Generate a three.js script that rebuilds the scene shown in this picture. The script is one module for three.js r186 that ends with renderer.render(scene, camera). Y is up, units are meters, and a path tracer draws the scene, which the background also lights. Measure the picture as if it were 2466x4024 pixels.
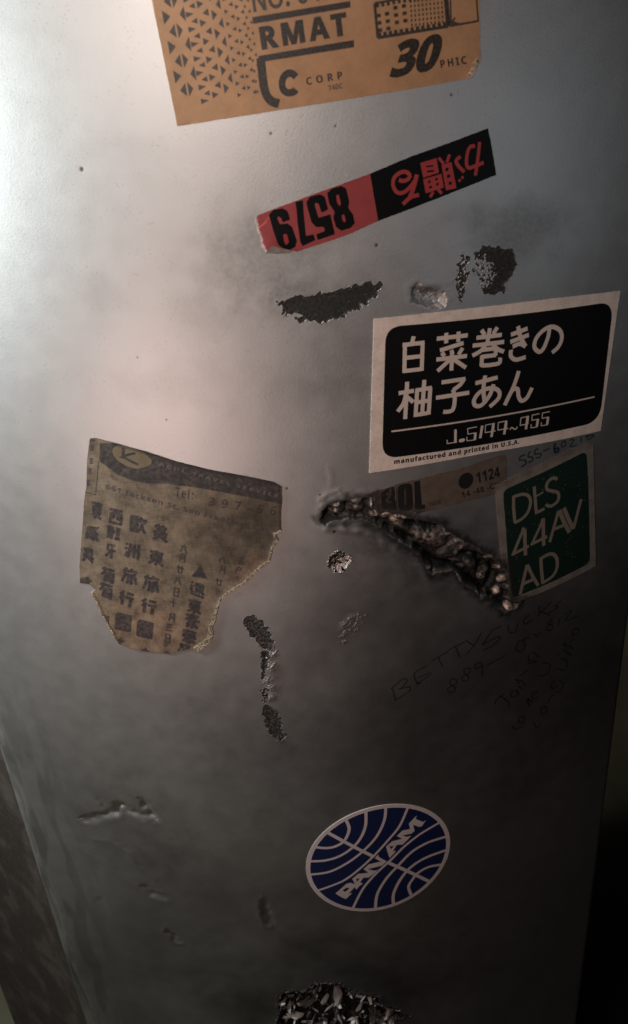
import * as THREE from 'three';
import { createNoise2D } from 'simplex-noise';

// ---------------------------------------------------------------- camera, lamps, exposure
const S = 0.45;                       // metres per measuring unit (camera to the middle of the casing)
const FOCAL = 2067.6;                 // focal length in pixels of a 1510 x 2464 frame
const BASE = 0.72;                    // height of the casing's middle above the floor
const RAD = (d) => (d * Math.PI) / 180;
const PITCH = RAD(27.848), ROLL = RAD(-4.235), YAW = RAD(5.604);
const fw = new THREE.Vector3(Math.sin(YAW) * Math.cos(PITCH), -Math.sin(PITCH), -Math.cos(YAW) * Math.cos(PITCH));
const rt0 = fw.clone().cross(new THREE.Vector3(0, 1, 0)).normalize(), up0 = rt0.clone().cross(fw);
const rt = rt0.clone().multiplyScalar(Math.cos(ROLL)).addScaledVector(up0, Math.sin(ROLL));
const up = rt0.clone().multiplyScalar(-Math.sin(ROLL)).addScaledVector(up0, Math.cos(ROLL));
const eye = fw.clone().multiplyScalar(-S).add(new THREE.Vector3(0, BASE, 0));

const scene = new THREE.Scene();
scene.background = new THREE.Color(0.0022, 0.0022, 0.002);
const camera = new THREE.PerspectiveCamera((2 * Math.atan(1232 / FOCAL) * 180) / Math.PI, 628 / 1024, 0.02, 40);
camera.position.copy(eye);
camera.up.copy(up); camera.focus = 0.5; camera.userData.fStop = 15;
camera.lookAt(eye.clone().add(fw));
scene.add(camera);

const renderer = new THREE.WebGLRenderer({ antialias: true });
renderer.toneMapping = THREE.LinearToneMapping;
renderer.toneMappingExposure = 1.0;
renderer.shadowMap.enabled = true;

function lamp(name, x, y, z, r, g, b, size) {          // place in measuring units, strength per channel
  const m = Math.max(r, g, b), l = new THREE.PointLight(new THREE.Color(r / m, g / m, b / m), m * Math.PI * S * S, 0, 2);
  l.name = name; l.position.set(x * S, BASE + y * S, z * S);
  l.castShadow = true; l.shadow.radius = size / 0.02; l.shadow.mapSize.set(2048, 2048); l.shadow.camera.near = 0.02; l.shadow.bias = -0.0005;
  scene.add(l); return l;
}
lamp('cool_lamp', -0.853, 0.46, 0.067, 0.99, 1.11, 1.10, 0.03);
lamp('warm_lamp', -0.320, -0.052, 0.485, 0.107, 0.075, 0.066, 0.03);
lamp('small_lamp', 0.572, 0.299, 0.474, 0.017, 0.020, 0.022, 0.03);
lamp('upper_lamp', -0.156, 0.577, 0.538, 0.18, 0.150, 0.134, 0.03);

// ---------------------------------------------------------------- noise
const hash = (x, y, s) => { let h = (Math.imul(x, 374761393) + Math.imul(y, 668265263) + Math.imul(s, 2147483629)) | 0; h = Math.imul(h ^ (h >>> 13), 1274126177); return ((h ^ (h >>> 16)) >>> 0) / 4294967296; };
let dice = 7; const simplex = createNoise2D(() => { dice = (Math.imul(dice, 1664525) + 1013904223) | 0; return (dice >>> 0) / 4294967296; });
const noise = (x, y, s = 0) => 0.5 + 0.5 * simplex(x * 0.72 + s * 17.31, y * 0.72 - s * 9.17);
function fbm(x, y, o = 4, s = 0) { let v = 0, a = 0.5, t = 0; for (let i = 0; i < o; i++) { v += a * noise(x, y, s + i * 7); t += a; a *= 0.5; x = x * 2.03 + 11.3; y = y * 2.03 + 5.7; } return v / t; }
function cells(x, y, s = 0) {                           // nearest cell: [distance, id 0..1]
  const xi = Math.floor(x), yi = Math.floor(y); let d = 9, id = 0;
  for (let j = -1; j <= 1; j++) for (let i = -1; i <= 1; i++) {
    const px = xi + i + hash(xi + i, yi + j, s), py = yi + j + hash(xi + i, yi + j, s + 1), q = (px - x) ** 2 + (py - y) ** 2;
    if (q < d) { d = q; id = hash(xi + i, yi + j, s + 2); }
  }
  return [Math.sqrt(d), id];
}
const clamp = (x, a = 0, b = 1) => Math.min(b, Math.max(a, x)), lerp = (a, b, t) => a + (b - a) * t;
const smooth = (a, b, x) => { const t = clamp((x - a) / (b - a)); return t * t * (3 - 2 * t); };
let seed = 20240; const rnd = () => { seed = (seed + 0x6d2b79f5) | 0; let t = Math.imul(seed ^ (seed >>> 15), 1 | seed); t = (t + Math.imul(t ^ (t >>> 7), 61 | t)) ^ t; return ((t ^ (t >>> 14)) >>> 0) / 4294967296; };

// ---------------------------------------------------------------- the casing's profile (millimetres along it, u to the right, v up)
const RC = (S / 0.8328) * 1000, U_L = -0.465 * S * 1000, U_R = 0.459 * S * 1000, V_LOW = -BASE * 1000, V_TOP = 430;
const TH_L = U_L / RC, TH_R = U_R / RC, TH_SIDE = RAD(-44), CORNER_L = 7, CORNER_R = 8, TURN_L = (TH_L - TH_SIDE) * CORNER_L, TURN_R = (RAD(92) - TH_R) * CORNER_R;
function prof(u) {                                      // -> x, z, angle of the outward normal
  if (u >= U_L && u <= U_R) { const t = u / RC; return [RC * Math.sin(t), RC * Math.cos(t) - RC, t]; }
  const left = u < U_L, t0 = left ? TH_L : TH_R, c = left ? CORNER_L : CORNER_R, turn = left ? TURN_L : TURN_R, e = left ? U_L - u : u - U_R, s = left ? -1 : 1;
  const cx = (RC - c) * Math.sin(t0), cz = (RC - c) * Math.cos(t0) - RC, t = t0 + (s * Math.min(e, turn)) / c;
  let x = cx + c * Math.sin(t), z = cz + c * Math.cos(t);
  if (e > turn) { x += s * Math.cos(t) * (e - turn); z -= s * Math.sin(t) * (e - turn); }
  return [x, z, t];
}
function surf(u, v, h = 0) { const [x, z, t] = prof(u); return [(x + h * Math.sin(t)) / 1000, BASE + v / 1000, (z + h * Math.cos(t)) / 1000]; }
// where a measured sight line meets the front sheet
function uv(x, y) {
  const d = fw.clone().addScaledVector(rt, (x - 755) / FOCAL).addScaledVector(up, -(y - 1232) / FOCAL), ex = eye.x * 1000, ey = (eye.y - BASE) * 1000, ez = eye.z * 1000 + RC;
  const a = d.x * d.x + d.z * d.z, b = 2 * (ex * d.x + ez * d.z), c = ex * ex + ez * ez - RC * RC, q = Math.sqrt(Math.max(b * b - 4 * a * c, 0)), t = (-b - q) / (2 * a);
  return [RC * Math.atan2(ex + t * d.x, ez + t * d.z), ey + t * d.y];
}
// measuring frames: origin and scale of an enlarged cut-out -> frame pixels
const frame = (x0, y0, k) => (x, y) => [(x0 + x / k) / 1.63311, (y0 + y / k) / 1.63311];
const full = (x, y) => [x, y];
const nums = (t) => t.trim().split(/\s+/).map((p) => p.split(',').map(Number));
const pts = (f, t) => nums(t).map(([x, y]) => f(x, y));
const onPanel = (f, t) => pts(f, t).map(([x, y]) => uv(x, y));
function sdPoly(p, x, y) {                              // signed distance, negative inside
  let d = Infinity, inside = false;
  for (let i = 0, j = p.length - 1; i < p.length; j = i++) {
    const ax = p[i][0], ay = p[i][1], bx = p[j][0], by = p[j][1], ex = bx - ax, ey = by - ay, wx = x - ax, wy = y - ay, t = clamp((wx * ex + wy * ey) / (ex * ex + ey * ey || 1));
    d = Math.min(d, (wx - ex * t) ** 2 + (wy - ey * t) ** 2);
    if ((ay > y) !== (by > y) && x < ((bx - ax) * (y - ay)) / (by - ay) + ax) inside = !inside;
  }
  return (inside ? -1 : 1) * Math.sqrt(d);
}
function dLine(p, x, y) {                               // [distance to a polyline, place along it 0..1, signed side]
  let d = Infinity, at = 0, side = 1;
  for (let i = 0; i + 1 < p.length; i++) {
    const ex = p[i + 1][0] - p[i][0], ey = p[i + 1][1] - p[i][1], wx = x - p[i][0], wy = y - p[i][1], t = clamp((wx * ex + wy * ey) / (ex * ex + ey * ey || 1)), q = (wx - ex * t) ** 2 + (wy - ey * t) ** 2;
    if (q < d) { d = q; at = (i + t) / (p.length - 1); side = Math.sign(ex * wy - ey * wx) || 1; }
  }
  return [Math.sqrt(d), at, side];
}
const box = (p, m) => { let b = [Infinity, Infinity, -Infinity, -Infinity]; for (const [x, y] of p) b = [Math.min(b[0], x - m), Math.min(b[1], y - m), Math.max(b[2], x + m), Math.max(b[3], y + m)]; return b; };

// ---------------------------------------------------------------- damage: each entry shapes the sheet's height (mm) and may claim the surface for a part
const features = [];
const damageParts = [];                                 // name, label, kind of surface
const addPart = (name, label, look) => damageParts.push({ name, label, look, idx: [] });   // -> number from 1
function chip(poly, label, { depth = 0.5, islands = 0.0, islandFrom = null, rag = 2.2, flecks = 0.12 } = {}) {
  const id = addPart('paint_chip', label, 'chip'), sd0 = id * 31;
  features.push({ b: box(poly, 4), f(x, y, o) {
    const sd = sdPoly(poly, x, y) + (fbm(x / 4, y / 4, 2, sd0) - 0.5) * rag * 1.5 + (fbm(x / 1.8, y / 1.8, 2, sd0 + 3) - 0.5) * rag * 0.5;
    const isl = islands * (islandFrom ? smooth(islandFrom[2], islandFrom[2] * 0.3, Math.hypot(x - islandFrom[0], y - islandFrom[1])) : 1);
    if (sd < 0 && fbm(x / 1.6, y / 1.6, 3, sd0 + 9) > isl * 0.68) {
      o.h -= depth * (0.3 + 0.7 * smooth(0, -0.9, sd)) + (fbm(x / 2.4, y / 2.4, 2, sd0 + 5) - 0.5) * 0.14; o.c = id;
      const n = noise(x / 0.6, y / 0.6, sd0 + 6) * noise(x / 1.5, y / 1.5, sd0 + 8), k = 0.012 + 0.035 * n + 0.05 * smooth(-3, 0.2, sd) * n + (n > 1 - flecks * 2.2 ? 0.07 : 0); o.k = [k, k * 0.99, k * 0.97];
    } else if (sd < 0.9) o.h += 0.12 * (1 - smooth(-0.2, 0.9, sd)) * noise(x, y, sd0);   // curled paint rim
  } });
}
const FA = frame(1050, 900, 1.438), FB = frame(1200, 1700, 1.2583), FC = frame(900, 2100, 1.00667), FG = frame(1220, 1860, 1.7976), FH = frame(280, 3050, 3.775), FL = frame(0, 2900, 1.51), FK = frame(900, 3780, 1.678);
chip(onPanel(FA, '55,410 90,395 150,385 220,378 300,362 330,368 400,350 450,325 520,310 570,300 610,310 640,298 640,320 620,345 622,380 590,385 560,420 500,460 440,485 400,505 340,525 290,528 255,515 235,495 215,520 190,525 155,508 200,495 165,470 130,475 85,480 85,450 70,430'),
  'long dark paint chip left of the dent', { flecks: 0.1 });
chip(onPanel(FA, '1095,150 1135,140 1140,175 1130,230 1135,290 1120,330 1110,370 1090,405 1078,360 1068,310 1060,275 1075,240 1085,200'), 'narrow speckled paint chip right of the dent', { islands: 0.62, rag: 2.6, depth: 0.3 });
chip(onPanel(FA, '1165,165 1180,130 1220,105 1290,98 1340,110 1395,120 1410,170 1405,225 1380,260 1350,300 1330,350 1260,372 1215,375 1210,345 1190,290 1165,240'),
  'broad black paint chip above the corner of the white-bordered label', { depth: 0.32, islands: 0.9, islandFrom: [...uv(...FA(1190, 260)), 16] });
chip(onPanel(FC, '58,335 90,322 130,340 155,380 175,430 178,455 150,460 120,435 90,405 65,370'), 'upper oval paint chip of the vertical scar', { flecks: 0.3 });
chip(onPanel(FC, '126,462 150,455 158,490 148,530 133,572 124,560 130,510'), 'thin dark streak in the vertical scar', { islands: 0.5 });
chip(onPanel(FC, '140,665 165,680 195,710 215,770 222,800 205,820 175,800 145,760 135,710'), 'lower oval paint chip of the vertical scar', { flecks: 0.3 });
chip(onPanel(FC, '128,615 148,610 150,660 138,668 132,640'), 'small dark mark in the vertical scar', { islands: 0.5 });
{ // putty-like bumps of the vertical scar, pale and smooth
  const bumps = pts(FC, '160,480 168,520 150,580 165,605 172,640 160,650 178,470 200,812 165,448').map(([x, y]) => uv(x, y)), r = [4, 5, 5, 4.5, 4, 3, 3.5, 3.5, 3];
  features.push({ b: box(bumps, 9), f(x, y, o) { bumps.forEach(([bx, by], i) => { const q = Math.hypot((x - bx) * 1.2, y - by) / r[i] + (noise(x / 1.4, y / 1.4, i) - 0.5) * 0.5; if (q < 1) o.h += 0.7 * (1 - q) ** 1.5 * (0.7 + 0.3 * noise(x / 1.6, y / 1.6, 40 + i)); }); } });
}
{ // dent with sharp far wall
  const poly = onPanel(FA, '808,335 850,296 872,325 930,338 1000,358 1016,390 1002,440 960,457 890,437 818,417');
  features.push({ b: box(poly, 9), f(x, y, o) {
    const sd = sdPoly(poly, x, y) + (noise(x / 3, y / 3, 71) - 0.5) * 1.0 + (noise(x / 1.4, y / 1.4, 72) - 0.5) * 0.15;
    o.h -= 3.2 * smooth(0.6, -3.4, sd) - (sd < 0 ? (fbm(x / 3, y / 3, 2, 73) - 0.5) * 0.9 * smooth(0, -2, sd) : 0);
    o.h += 0.12 * smooth(4.5, 0.8, sd) * smooth(-1, 0.8, sd);
  } });
}
{ // round crater with flaked metal
  const poly = onPanel(FG, '118,625 130,590 165,570 195,545 235,560 270,575 290,620 262,660 240,690 205,705 170,695 130,670'), dark = addPart('flaked_crater', 'round crater with flaking bright metal', 'metal');
  features.push({ b: box(poly, 4), f(x, y, o) {
    const sd = sdPoly(poly, x, y) + (noise(x / 1.3, y / 1.3, 81) - 0.5) * 1.6;
    if (sd < 0) {
      const [, id] = cells(x / 1.3, y / 1.3, 82), [, id2] = cells(x / 0.8, y / 0.8, 85), g = smooth(-4, 4, (x - poly[3][0]) * 0.8 - (y - poly[1][1]) * 0.9 + (id - 0.5) * 5 - 4);
      o.h -= 1.6 * smooth(0, -2.5, sd) + 0.3 - id * 0.9 - id2 * 0.4; o.c = dark;
      const k = (id < 0.16 ? 0.01 : lerp(0.06, 0.75, g) * (0.55 + 0.6 * id2)); o.k = [k, k * 0.95, k * 0.92];
    }
  } });
}
// bottom pit outline first, shards follow later
const pitPoly = onPanel(FK, '308,470 312,380 330,335 318,262 350,206 420,190 480,195 540,172 560,142 640,136 720,146 790,192 870,212 940,222 1008,240 1022,266 1010,290 1090,300 1132,322 1140,350 1195,350 1110,385 1040,430 980,520 760,600 500,590 350,540');
{
  const id = addPart('jagged_hole', 'jagged hole full of broken metal at the foot of the sheet', 'burnt');
  features.push({ b: box(pitPoly, 5), f(x, y, o) {
    const sd = sdPoly(pitPoly, x, y) + (fbm(x / 3, y / 3, 3, 91) - 0.5) * 3;
    if (sd < 0) { o.h -= 0.6 + 11 * smooth(0, -5, sd) - 3 * fbm(x / 4, y / 4, 3, 92); o.c = id; const k = 0.02 + 0.05 * noise(x / 2, y / 2, 93); o.k = [k, k, k]; } else o.h += 0.8 * smooth(4, 0, sd) * (noise(x / 3, y / 3, 94) - 0.3);
  } });
}
// the burnt gouge
const gouge = onPanel(FG, '60,330 75,270 120,222 190,196 270,180 350,166 430,160 450,235 490,275 560,268 650,288 740,328 860,340 935,352 965,405 1010,440 1080,462 1135,498 1200,545 1262,566 1335,636 1396,700 1412,800 1425,890 1480,915 1440,960 1372,990 1320,962 1240,872 1190,882 1170,852 1060,762 1000,692 930,702 855,716 808,664 768,592 716,542 640,502 560,442 480,384 400,352 300,334 200,342 110,362');
const lump = (t, r, warm) => nums(t).map(([x, y]) => ({ p: uv(...FG(x, y)), r, warm }));
const lumps = [...lump('770,440 905,470', 8.5, 0.2), ...lump('1050,515', 6.5, 0.2), ...lump('650,385 330,240 1150,640', 6, 0.12), ...lump('1080,720 980,580', 6.5, 0.02), ...lump('200,255 440,215', 4.6, 0.18), ...lump('450,288', 2.8, 0.75), ...lump('535,300 600,325', 3.6, 0.95), ...lump('660,306', 2.2, 0.85),
  ...lump('165,275', 2.6, 0.75), ...lump('960,422', 1.9, 0.9), ...lump('1075,520', 2.6, 0.7), ...lump('1262,590 1325,670', 2.6, 0.7), ...lump('1225,740', 3.4, 0.4), ...lump('1360,760', 3, 0.6), ...lump('1330,845', 4.2, 0.95), ...lump('1410,940', 3.4, 1), ...lump('838,655', 2.6, 0.25), ...lump('645,465', 3, 0.15), ...lump('1255,690 1180,830', 3, 0.12), ...lump('830,440', 4, 0.75)];
const valleys = ['90,345 200,322 330,326 430,352 520,398 640,432 700,470', '700,352 800,352 930,372', '690,500 780,560 880,630 1000,655 1090,700', '1000,640 1080,590 1190,600 1210,690', '1100,740 1190,800 1260,880 1350,960', '1290,630 1300,720 1270,800', '100,250 130,300 100,350'].map((t) => onPanel(FG, t));
const lip = onPanel(FG, '70,400 130,385 260,400 430,430 560,520 700,580 790,650 850,730 960,725 1060,800 1170,880 1290,960 1370,1005 1480,985');
{
  const id = addPart('burnt_gouge', 'long burnt gouge of melted metal', 'burnt'), b = box(gouge, 14);
  features.push({ b, f(x, y, o) {
    const raw = sdPoly(gouge, x, y), sd = raw + (fbm(x / 7, y / 7, 2, 101) - 0.5) * 3 + (noise(x / 1.6, y / 1.6, 102) - 0.5) * 0.3;
    const [dl, at] = dLine(lip, x, y), fade = smooth(0, 0.08, at) * smooth(1, 0.9, at);
    o.h += fade * 0.85 * Math.exp(-((dl / 2.6) ** 2)) * (0.2 + 0.9 * noise(x / 8, y / 8, 103));
    o.h += 0.5 * smooth(6, 0.3, raw) * smooth(-1.5, 0.8, raw) * noise(x / 9, y / 9, 107);
    if (sd < 0) {
      o.c = id;
      let h = -3.6 * smooth(0, -4.5, sd), warm = 0, dark = 0, rise = 0;
      for (const v of valleys) { const [d] = dLine(v, x, y), q = Math.exp(-((d / 2.2) ** 2)); h -= 2.2 * q; dark = Math.max(dark, q); }
      for (const l of lumps) { const q = Math.hypot(x - l.p[0], y - l.p[1]) / l.r + (noise(x / 7, y / 7, 105) - 0.5) * 0.4; if (q < 1) { const w = (1 - q * q) ** 1.3; rise += (w * Math.min(l.r * 0.75, 3.6)) ** 2; warm = Math.max(warm, l.warm * smooth(0, 0.55, w)); } }
      h += Math.sqrt(rise) + (fbm(x / 8, y / 8, 2, 106) - 0.5) * 1.4 + (noise(x / 2.4, y / 2.4, 108) - 0.5) * 0.2;
      o.h += h * smooth(0, -1.6, sd);
      const n = fbm(x / 2.6, y / 2.6, 3, 109), f = fbm(x / 0.9, y / 0.9, 2, 110), t = clamp(warm * smooth(0.3, 0.62, n * 0.7 + f * 0.3) - dark * 0.5), e = smooth(-3, 0, sd) * 0.10, g = 0.012 + 0.045 * n * (1 - dark) + e;  // char and brown, with highlights painted on lumps and shade in valleys
      o.k = [lerp(g, 0.72, t), lerp(g * 0.97, 0.58, t), lerp(g * 0.94, 0.49, t)];
    }
  } });
}
// grooves hammered into the lower left, with a raised lower lip
function groove(f, t, w, depth, lipH = 0.5) {
  const p = onPanel(f, t);
  features.push({ b: box(p, w * 4), f(x, y, o) {
    const [d, at, side] = dLine(p, x, y), e = d * side + (noise(x / 6, y / 6, 120) - 0.5) * 1.0, k = 0.55 + 0.45 * Math.sin(Math.PI * clamp(at * 0.94 + 0.03)), q = Math.abs(e) / w;
    if (q < 3.5) { o.h -= depth * k * Math.exp(-q * q) * (0.6 + 0.7 * noise(x / 7, y / 7, 121)); o.h += lipH * depth * k * Math.exp(-(((e + w * 1.6) / (w * 0.8)) ** 2)); }
  } });
}
groove(FH, '190,640 330,630 560,560 650,540 700,440 760,450 860,520 1040,590', 3.0, 2.1, 0.1);
groove(FH, '420,360 480,450 560,550', 2.2, 0.9, 0.05);
groove(FH, '1040,370 1110,470 1200,580 1240,630', 2.8, 2.0, 0.1);
groove(FL, '560,600 640,612 700,640 770,690 800,745 870,800 920,835', 2.2, -0.35, 0);
groove(FL, '505,645 535,685 600,745', 1.8, -0.3, 0);
groove(FL, '860,885 905,925 965,945', 3.2, 1.3, 0.2);
groove(FL, '555,915 590,960 625,1010', 3.5, 0.8, 0.2);
groove(FL, '1000,1150 1035,1190 1055,1200', 2.6, 1.3, 0.4);
groove(full, '636,2170 642,2205 650,2220', 3, 1.2, 0.4);
groove(FB, '120,180 130,240 105,300', 2, -0.1, 0);
groove(FB, '70,330 110,300 160,290 190,310', 1.6, -0.25, 0);
groove(FB, '185,960 215,920 255,905', 1.8, -0.3, 0);
{ // faint pimpled scuff
  const poly = pts(full, '815,1545 822,1500 850,1480 878,1470 872,1500 858,1520 835,1545').map(([x, y]) => uv(x, y));
  features.push({ b: box(poly, 6), f(x, y, o) { const sd = sdPoly(poly, x, y) + (fbm(x / 5, y / 5, 2, 140) - 0.5) * 5; o.h += 0.3 * smooth(2, -2, sd) * smooth(0.5, 0.72, fbm(x / 3.2, y / 3.2, 3, 141)); } });
}
groove(full, '655,1595 650,1620 662,1650', 4, -0.4, 0);
function pock(x, y, r, d) { const c = uv(x, y); features.push({ b: box([c], r * 3), f(a, b, o) { const q = Math.hypot(a - c[0], b - c[1]) / r + (noise(a / 0.8, b / 0.8, 130) - 0.5) * 0.3; o.h -= 0.1 * d * Math.exp(-q * q * 1.6); } }); }
for (const [x, y, r, d] of [[804, 1279, 1.2, 1.2], [196, 407, 1.3, 1.2], [651, 321, 0.9, 0.5], [807, 303, 0.8, 0.6], [905, 590, 1.6, 0.5], [770, 1190, 1, 0.5], [836, 424, 1, -0.4], [690, 1175, 1, 0.4]]) pock(x, y, r, d);

function height(x, y, o) {
  o.h = 0; o.c = 0; o.k = null; o.soot = 0;
  for (const f of features) if (x > f.b[0] && x < f.b[2] && y > f.b[1] && y < f.b[3]) f.f(x, y, o);
  return o;
}

// ---------------------------------------------------------------- paint of the sheet: colour and roughness over U0..U1, V0..V1
const css = (r, g, b, a = 1) => `rgba(${r},${g},${b},${a})`;
const toS = (c) => Math.round(255 * (c <= 0.0031308 ? c * 12.92 : 1.055 * Math.pow(c, 1 / 2.4) - 0.055));
const TW = 1024, TH = 2048, U0 = U_L - 14, U1 = U_R + 14, V0 = -570, V1 = 290;
const stainsAndShade = [ // x, y, rx, ry in the frame, strength, brown; dirt smudges, plus shade painted low on the sheet and in the dent
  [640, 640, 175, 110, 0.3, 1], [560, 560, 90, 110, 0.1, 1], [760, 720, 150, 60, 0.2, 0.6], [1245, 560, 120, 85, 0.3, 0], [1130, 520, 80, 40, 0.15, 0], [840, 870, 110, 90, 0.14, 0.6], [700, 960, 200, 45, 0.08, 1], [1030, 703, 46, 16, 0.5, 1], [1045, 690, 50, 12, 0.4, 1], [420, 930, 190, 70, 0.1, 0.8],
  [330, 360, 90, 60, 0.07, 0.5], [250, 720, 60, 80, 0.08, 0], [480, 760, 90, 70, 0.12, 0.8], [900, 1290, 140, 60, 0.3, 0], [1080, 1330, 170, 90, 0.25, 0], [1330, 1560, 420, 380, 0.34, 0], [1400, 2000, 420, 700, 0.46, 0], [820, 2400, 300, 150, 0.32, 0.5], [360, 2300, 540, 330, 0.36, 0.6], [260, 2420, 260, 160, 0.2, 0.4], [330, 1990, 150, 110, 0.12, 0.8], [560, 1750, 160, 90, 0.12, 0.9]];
const smearsAndShade = stainsAndShade.map(([x, y, rx, ry, s, w]) => { const c = uv(x, y), a = uv(x + rx, y), b = uv(x, y + ry); return { c, a: 1 / Math.hypot(a[0] - c[0], a[1] - c[1]), b: 1 / Math.hypot(b[0] - c[0], b[1] - c[1]), s, w, m: rx < 210 ? 0.6 : 0.08 }; });
const panelCanvas = document.createElement('canvas'); panelCanvas.width = TW; panelCanvas.height = TH;
const pc = panelCanvas.getContext('2d'), img = pc.createImageData(TW, TH), rough = new Uint8Array(TW * TH * 4);
const gb = box(gouge, 12);
for (let j = 0; j < TH; j++) for (let i = 0; i < TW; i++) {
  const x = lerp(U0, U1, (i + 0.5) / TW), y = lerp(V1, V0, (j + 0.5) / TH);
  const broad = fbm(x / 70, y / 70, 3, 1), mid = fbm(x / 14, y / 14, 3, 2), fine = noise(x / 1.1, y / 1.1, 3), grit = noise(x / 0.55, y / 0.55, 4);
  let d = 0, br = 0, big = 0;
  for (const s of smearsAndShade) { const qx = (x - s.c[0]) * s.a, qy = (y - s.c[1]) * s.b; if (qx > -1.6 && qx < 1.6 && qy > -1.6 && qy < 1.6) { const q = Math.hypot(qx, qy) + (mid - 0.5) * s.m + (broad - 0.5) * 0.3; const k = s.s * smooth(1.3, 0.1, q); if (s.m < 0.5) big += k; else d += k * 0.8; br += k * s.w; } }
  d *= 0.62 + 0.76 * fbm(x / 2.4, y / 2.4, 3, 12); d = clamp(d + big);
  let soot = 0;
  if (x > gb[0] && x < gb[2] && y > gb[1] && y < gb[3]) soot = smooth(5, 0, sdPoly(gouge, x, y) + (fbm(x / 6, y / 6, 2, 104) - 0.5) * 5) * 0.7;
  const streak = smooth(U_L + 55, U_L, x) * smooth(-60, -220, y) * smooth(0.42, 0.62, fbm(x / 12, y / 70, 2, 5)) * 0.3;      // runs beside the left fold
  const edge = smooth(U_L + 9 + 5 * (mid - 0.5), U_L + 1, x) * smooth(0.35, 0.6, fbm(x / 3, y / 26, 3, 6)) * 0.3;             // rubbed fold
  let speck = fine > 0.88 && noise(x / 16, y / 16, 8) > 0.62 - 0.25 * d ? 0.3 * smooth(0.88, 0.97, fine) : 0;
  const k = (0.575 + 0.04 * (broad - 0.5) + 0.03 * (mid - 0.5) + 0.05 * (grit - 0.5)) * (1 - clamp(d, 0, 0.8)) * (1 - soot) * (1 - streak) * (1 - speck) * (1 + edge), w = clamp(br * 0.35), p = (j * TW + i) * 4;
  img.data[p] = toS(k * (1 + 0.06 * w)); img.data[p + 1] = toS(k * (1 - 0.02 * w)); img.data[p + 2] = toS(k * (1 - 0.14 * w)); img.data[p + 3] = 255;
  const r = 0.57 + 0.04 * (mid - 0.5) + 0.12 * clamp(d) + 0.05 * (grit - 0.5) + 0.1 * soot; rough[p] = rough[p + 1] = rough[p + 2] = 255 * clamp(r, 0.3, 1); rough[p + 3] = 255;
}
pc.putImageData(img, 0, 0);
const onCanvas = (x, y) => { const [u, v] = uv(x, y); return [((u - U0) / (U1 - U0)) * TW, ((V1 - v) / (V1 - V0)) * TH]; };
function curve(ctx, p, bend = true) {                   // polyline or a smooth curve through the points
  ctx.beginPath(); ctx.moveTo(p[0][0], p[0][1]);
  if (!bend || p.length < 3) for (const q of p.slice(1)) ctx.lineTo(q[0], q[1]);
  else for (let i = 0; i + 1 < p.length; i++) {
    const a = p[Math.max(i - 1, 0)], b = p[i], c = p[i + 1], d = p[Math.min(i + 2, p.length - 1)];
    ctx.bezierCurveTo(b[0] + (c[0] - a[0]) / 6, b[1] + (c[1] - a[1]) / 6, c[0] - (d[0] - b[0]) / 6, c[1] - (d[1] - b[1]) / 6, c[0], c[1]);
  }
}
// pen scrawl on the sheet, traced stroke by stroke
const FW = frame(1520, 2360, 1.8415), FN = frame(1940, 1740, 3.5952);
pc.lineCap = 'round'; pc.lineJoin = 'round';
function scrawl(f, strokes, w, col) { pc.strokeStyle = col; pc.lineWidth = w; for (const s of strokes.split(';')) { curve(pc, pts(f, s).map(([x, y]) => onCanvas(x, y))); pc.stroke(); } }
const pen = css(0, 0, 0, 0.45);
scrawl(FW, '40,640 62,722;30,640 110,570 145,580 100,640;85,640 160,625 165,650 110,690 62,718;290,470 210,515 198,545 220,600 245,595;225,560 310,520;215,605 320,530;320,440 440,370;370,412 400,475;440,360 560,300;495,330 525,408;570,290 590,300 632,330;680,238 640,310 582,382;820,188 760,220 690,320;690,320 790,268 820,270 760,330 695,358;875,180 885,230 930,225 945,165;1030,100 990,140 1000,172 1050,140;1105,40 1095,112;1190,10 1120,75 1110,80 1180,105;1260,0 1215,40 1240,45 1170,90', 1.7, pen);
scrawl(FW, '498,572 470,568 455,595 475,615 500,600 500,572;475,615 442,632 445,660 480,662 494,636 475,615;600,492 570,492 556,515 575,535 602,518 600,492;575,535 545,550 548,580 582,578 592,552 575,535;680,448 640,465 640,495 685,470;685,450 690,500 690,545;725,468 855,398', 1.6, pen);
scrawl(FW, '995,285 950,300 935,350 970,372 1000,330 985,280 1030,270;1065,240 1090,258 1110,225;1185,140 1160,165 1200,180 1185,215 1150,205 1195,165 1185,140;1250,130 1240,185;1285,100 1340,70 1290,145 1380,112', 1.6, pen);
scrawl(FW, '785,750 790,720 850,670;820,690 880,735 878,770;940,650 905,660 900,695 935,690 945,650 955,690;950,620 985,640;960,600 930,570 985,590 1000,620;1020,500 960,545;1030,430 1080,440;1095,410 1060,375 1025,400 1030,450 1080,445', 1.6, pen);
scrawl(FW, '905,905 925,930 985,910;990,835 955,850 960,885 995,870 990,835;1010,715 1035,775 1020,710 1050,735;1060,680 1090,665 1070,655 1045,680 1060,710 1095,700;1130,455 1180,460 1160,530 1100,545', 1.6, pen);
scrawl(FW, '1060,880 1085,920 1110,890;1150,765 1115,780 1120,820 1155,805 1150,765;1160,740 1190,690 1210,680;1215,575 1190,600 1200,640 1240,615;1250,580 1275,600 1255,660 1220,655;1255,420 1300,440 1290,500 1240,495;1240,390 1242,396;1280,360 1330,395;1300,350 1280,310 1345,345;1320,300 1355,270;1340,240 1380,245 1385,205 1345,215 1340,260', 1.6, pen);
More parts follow.
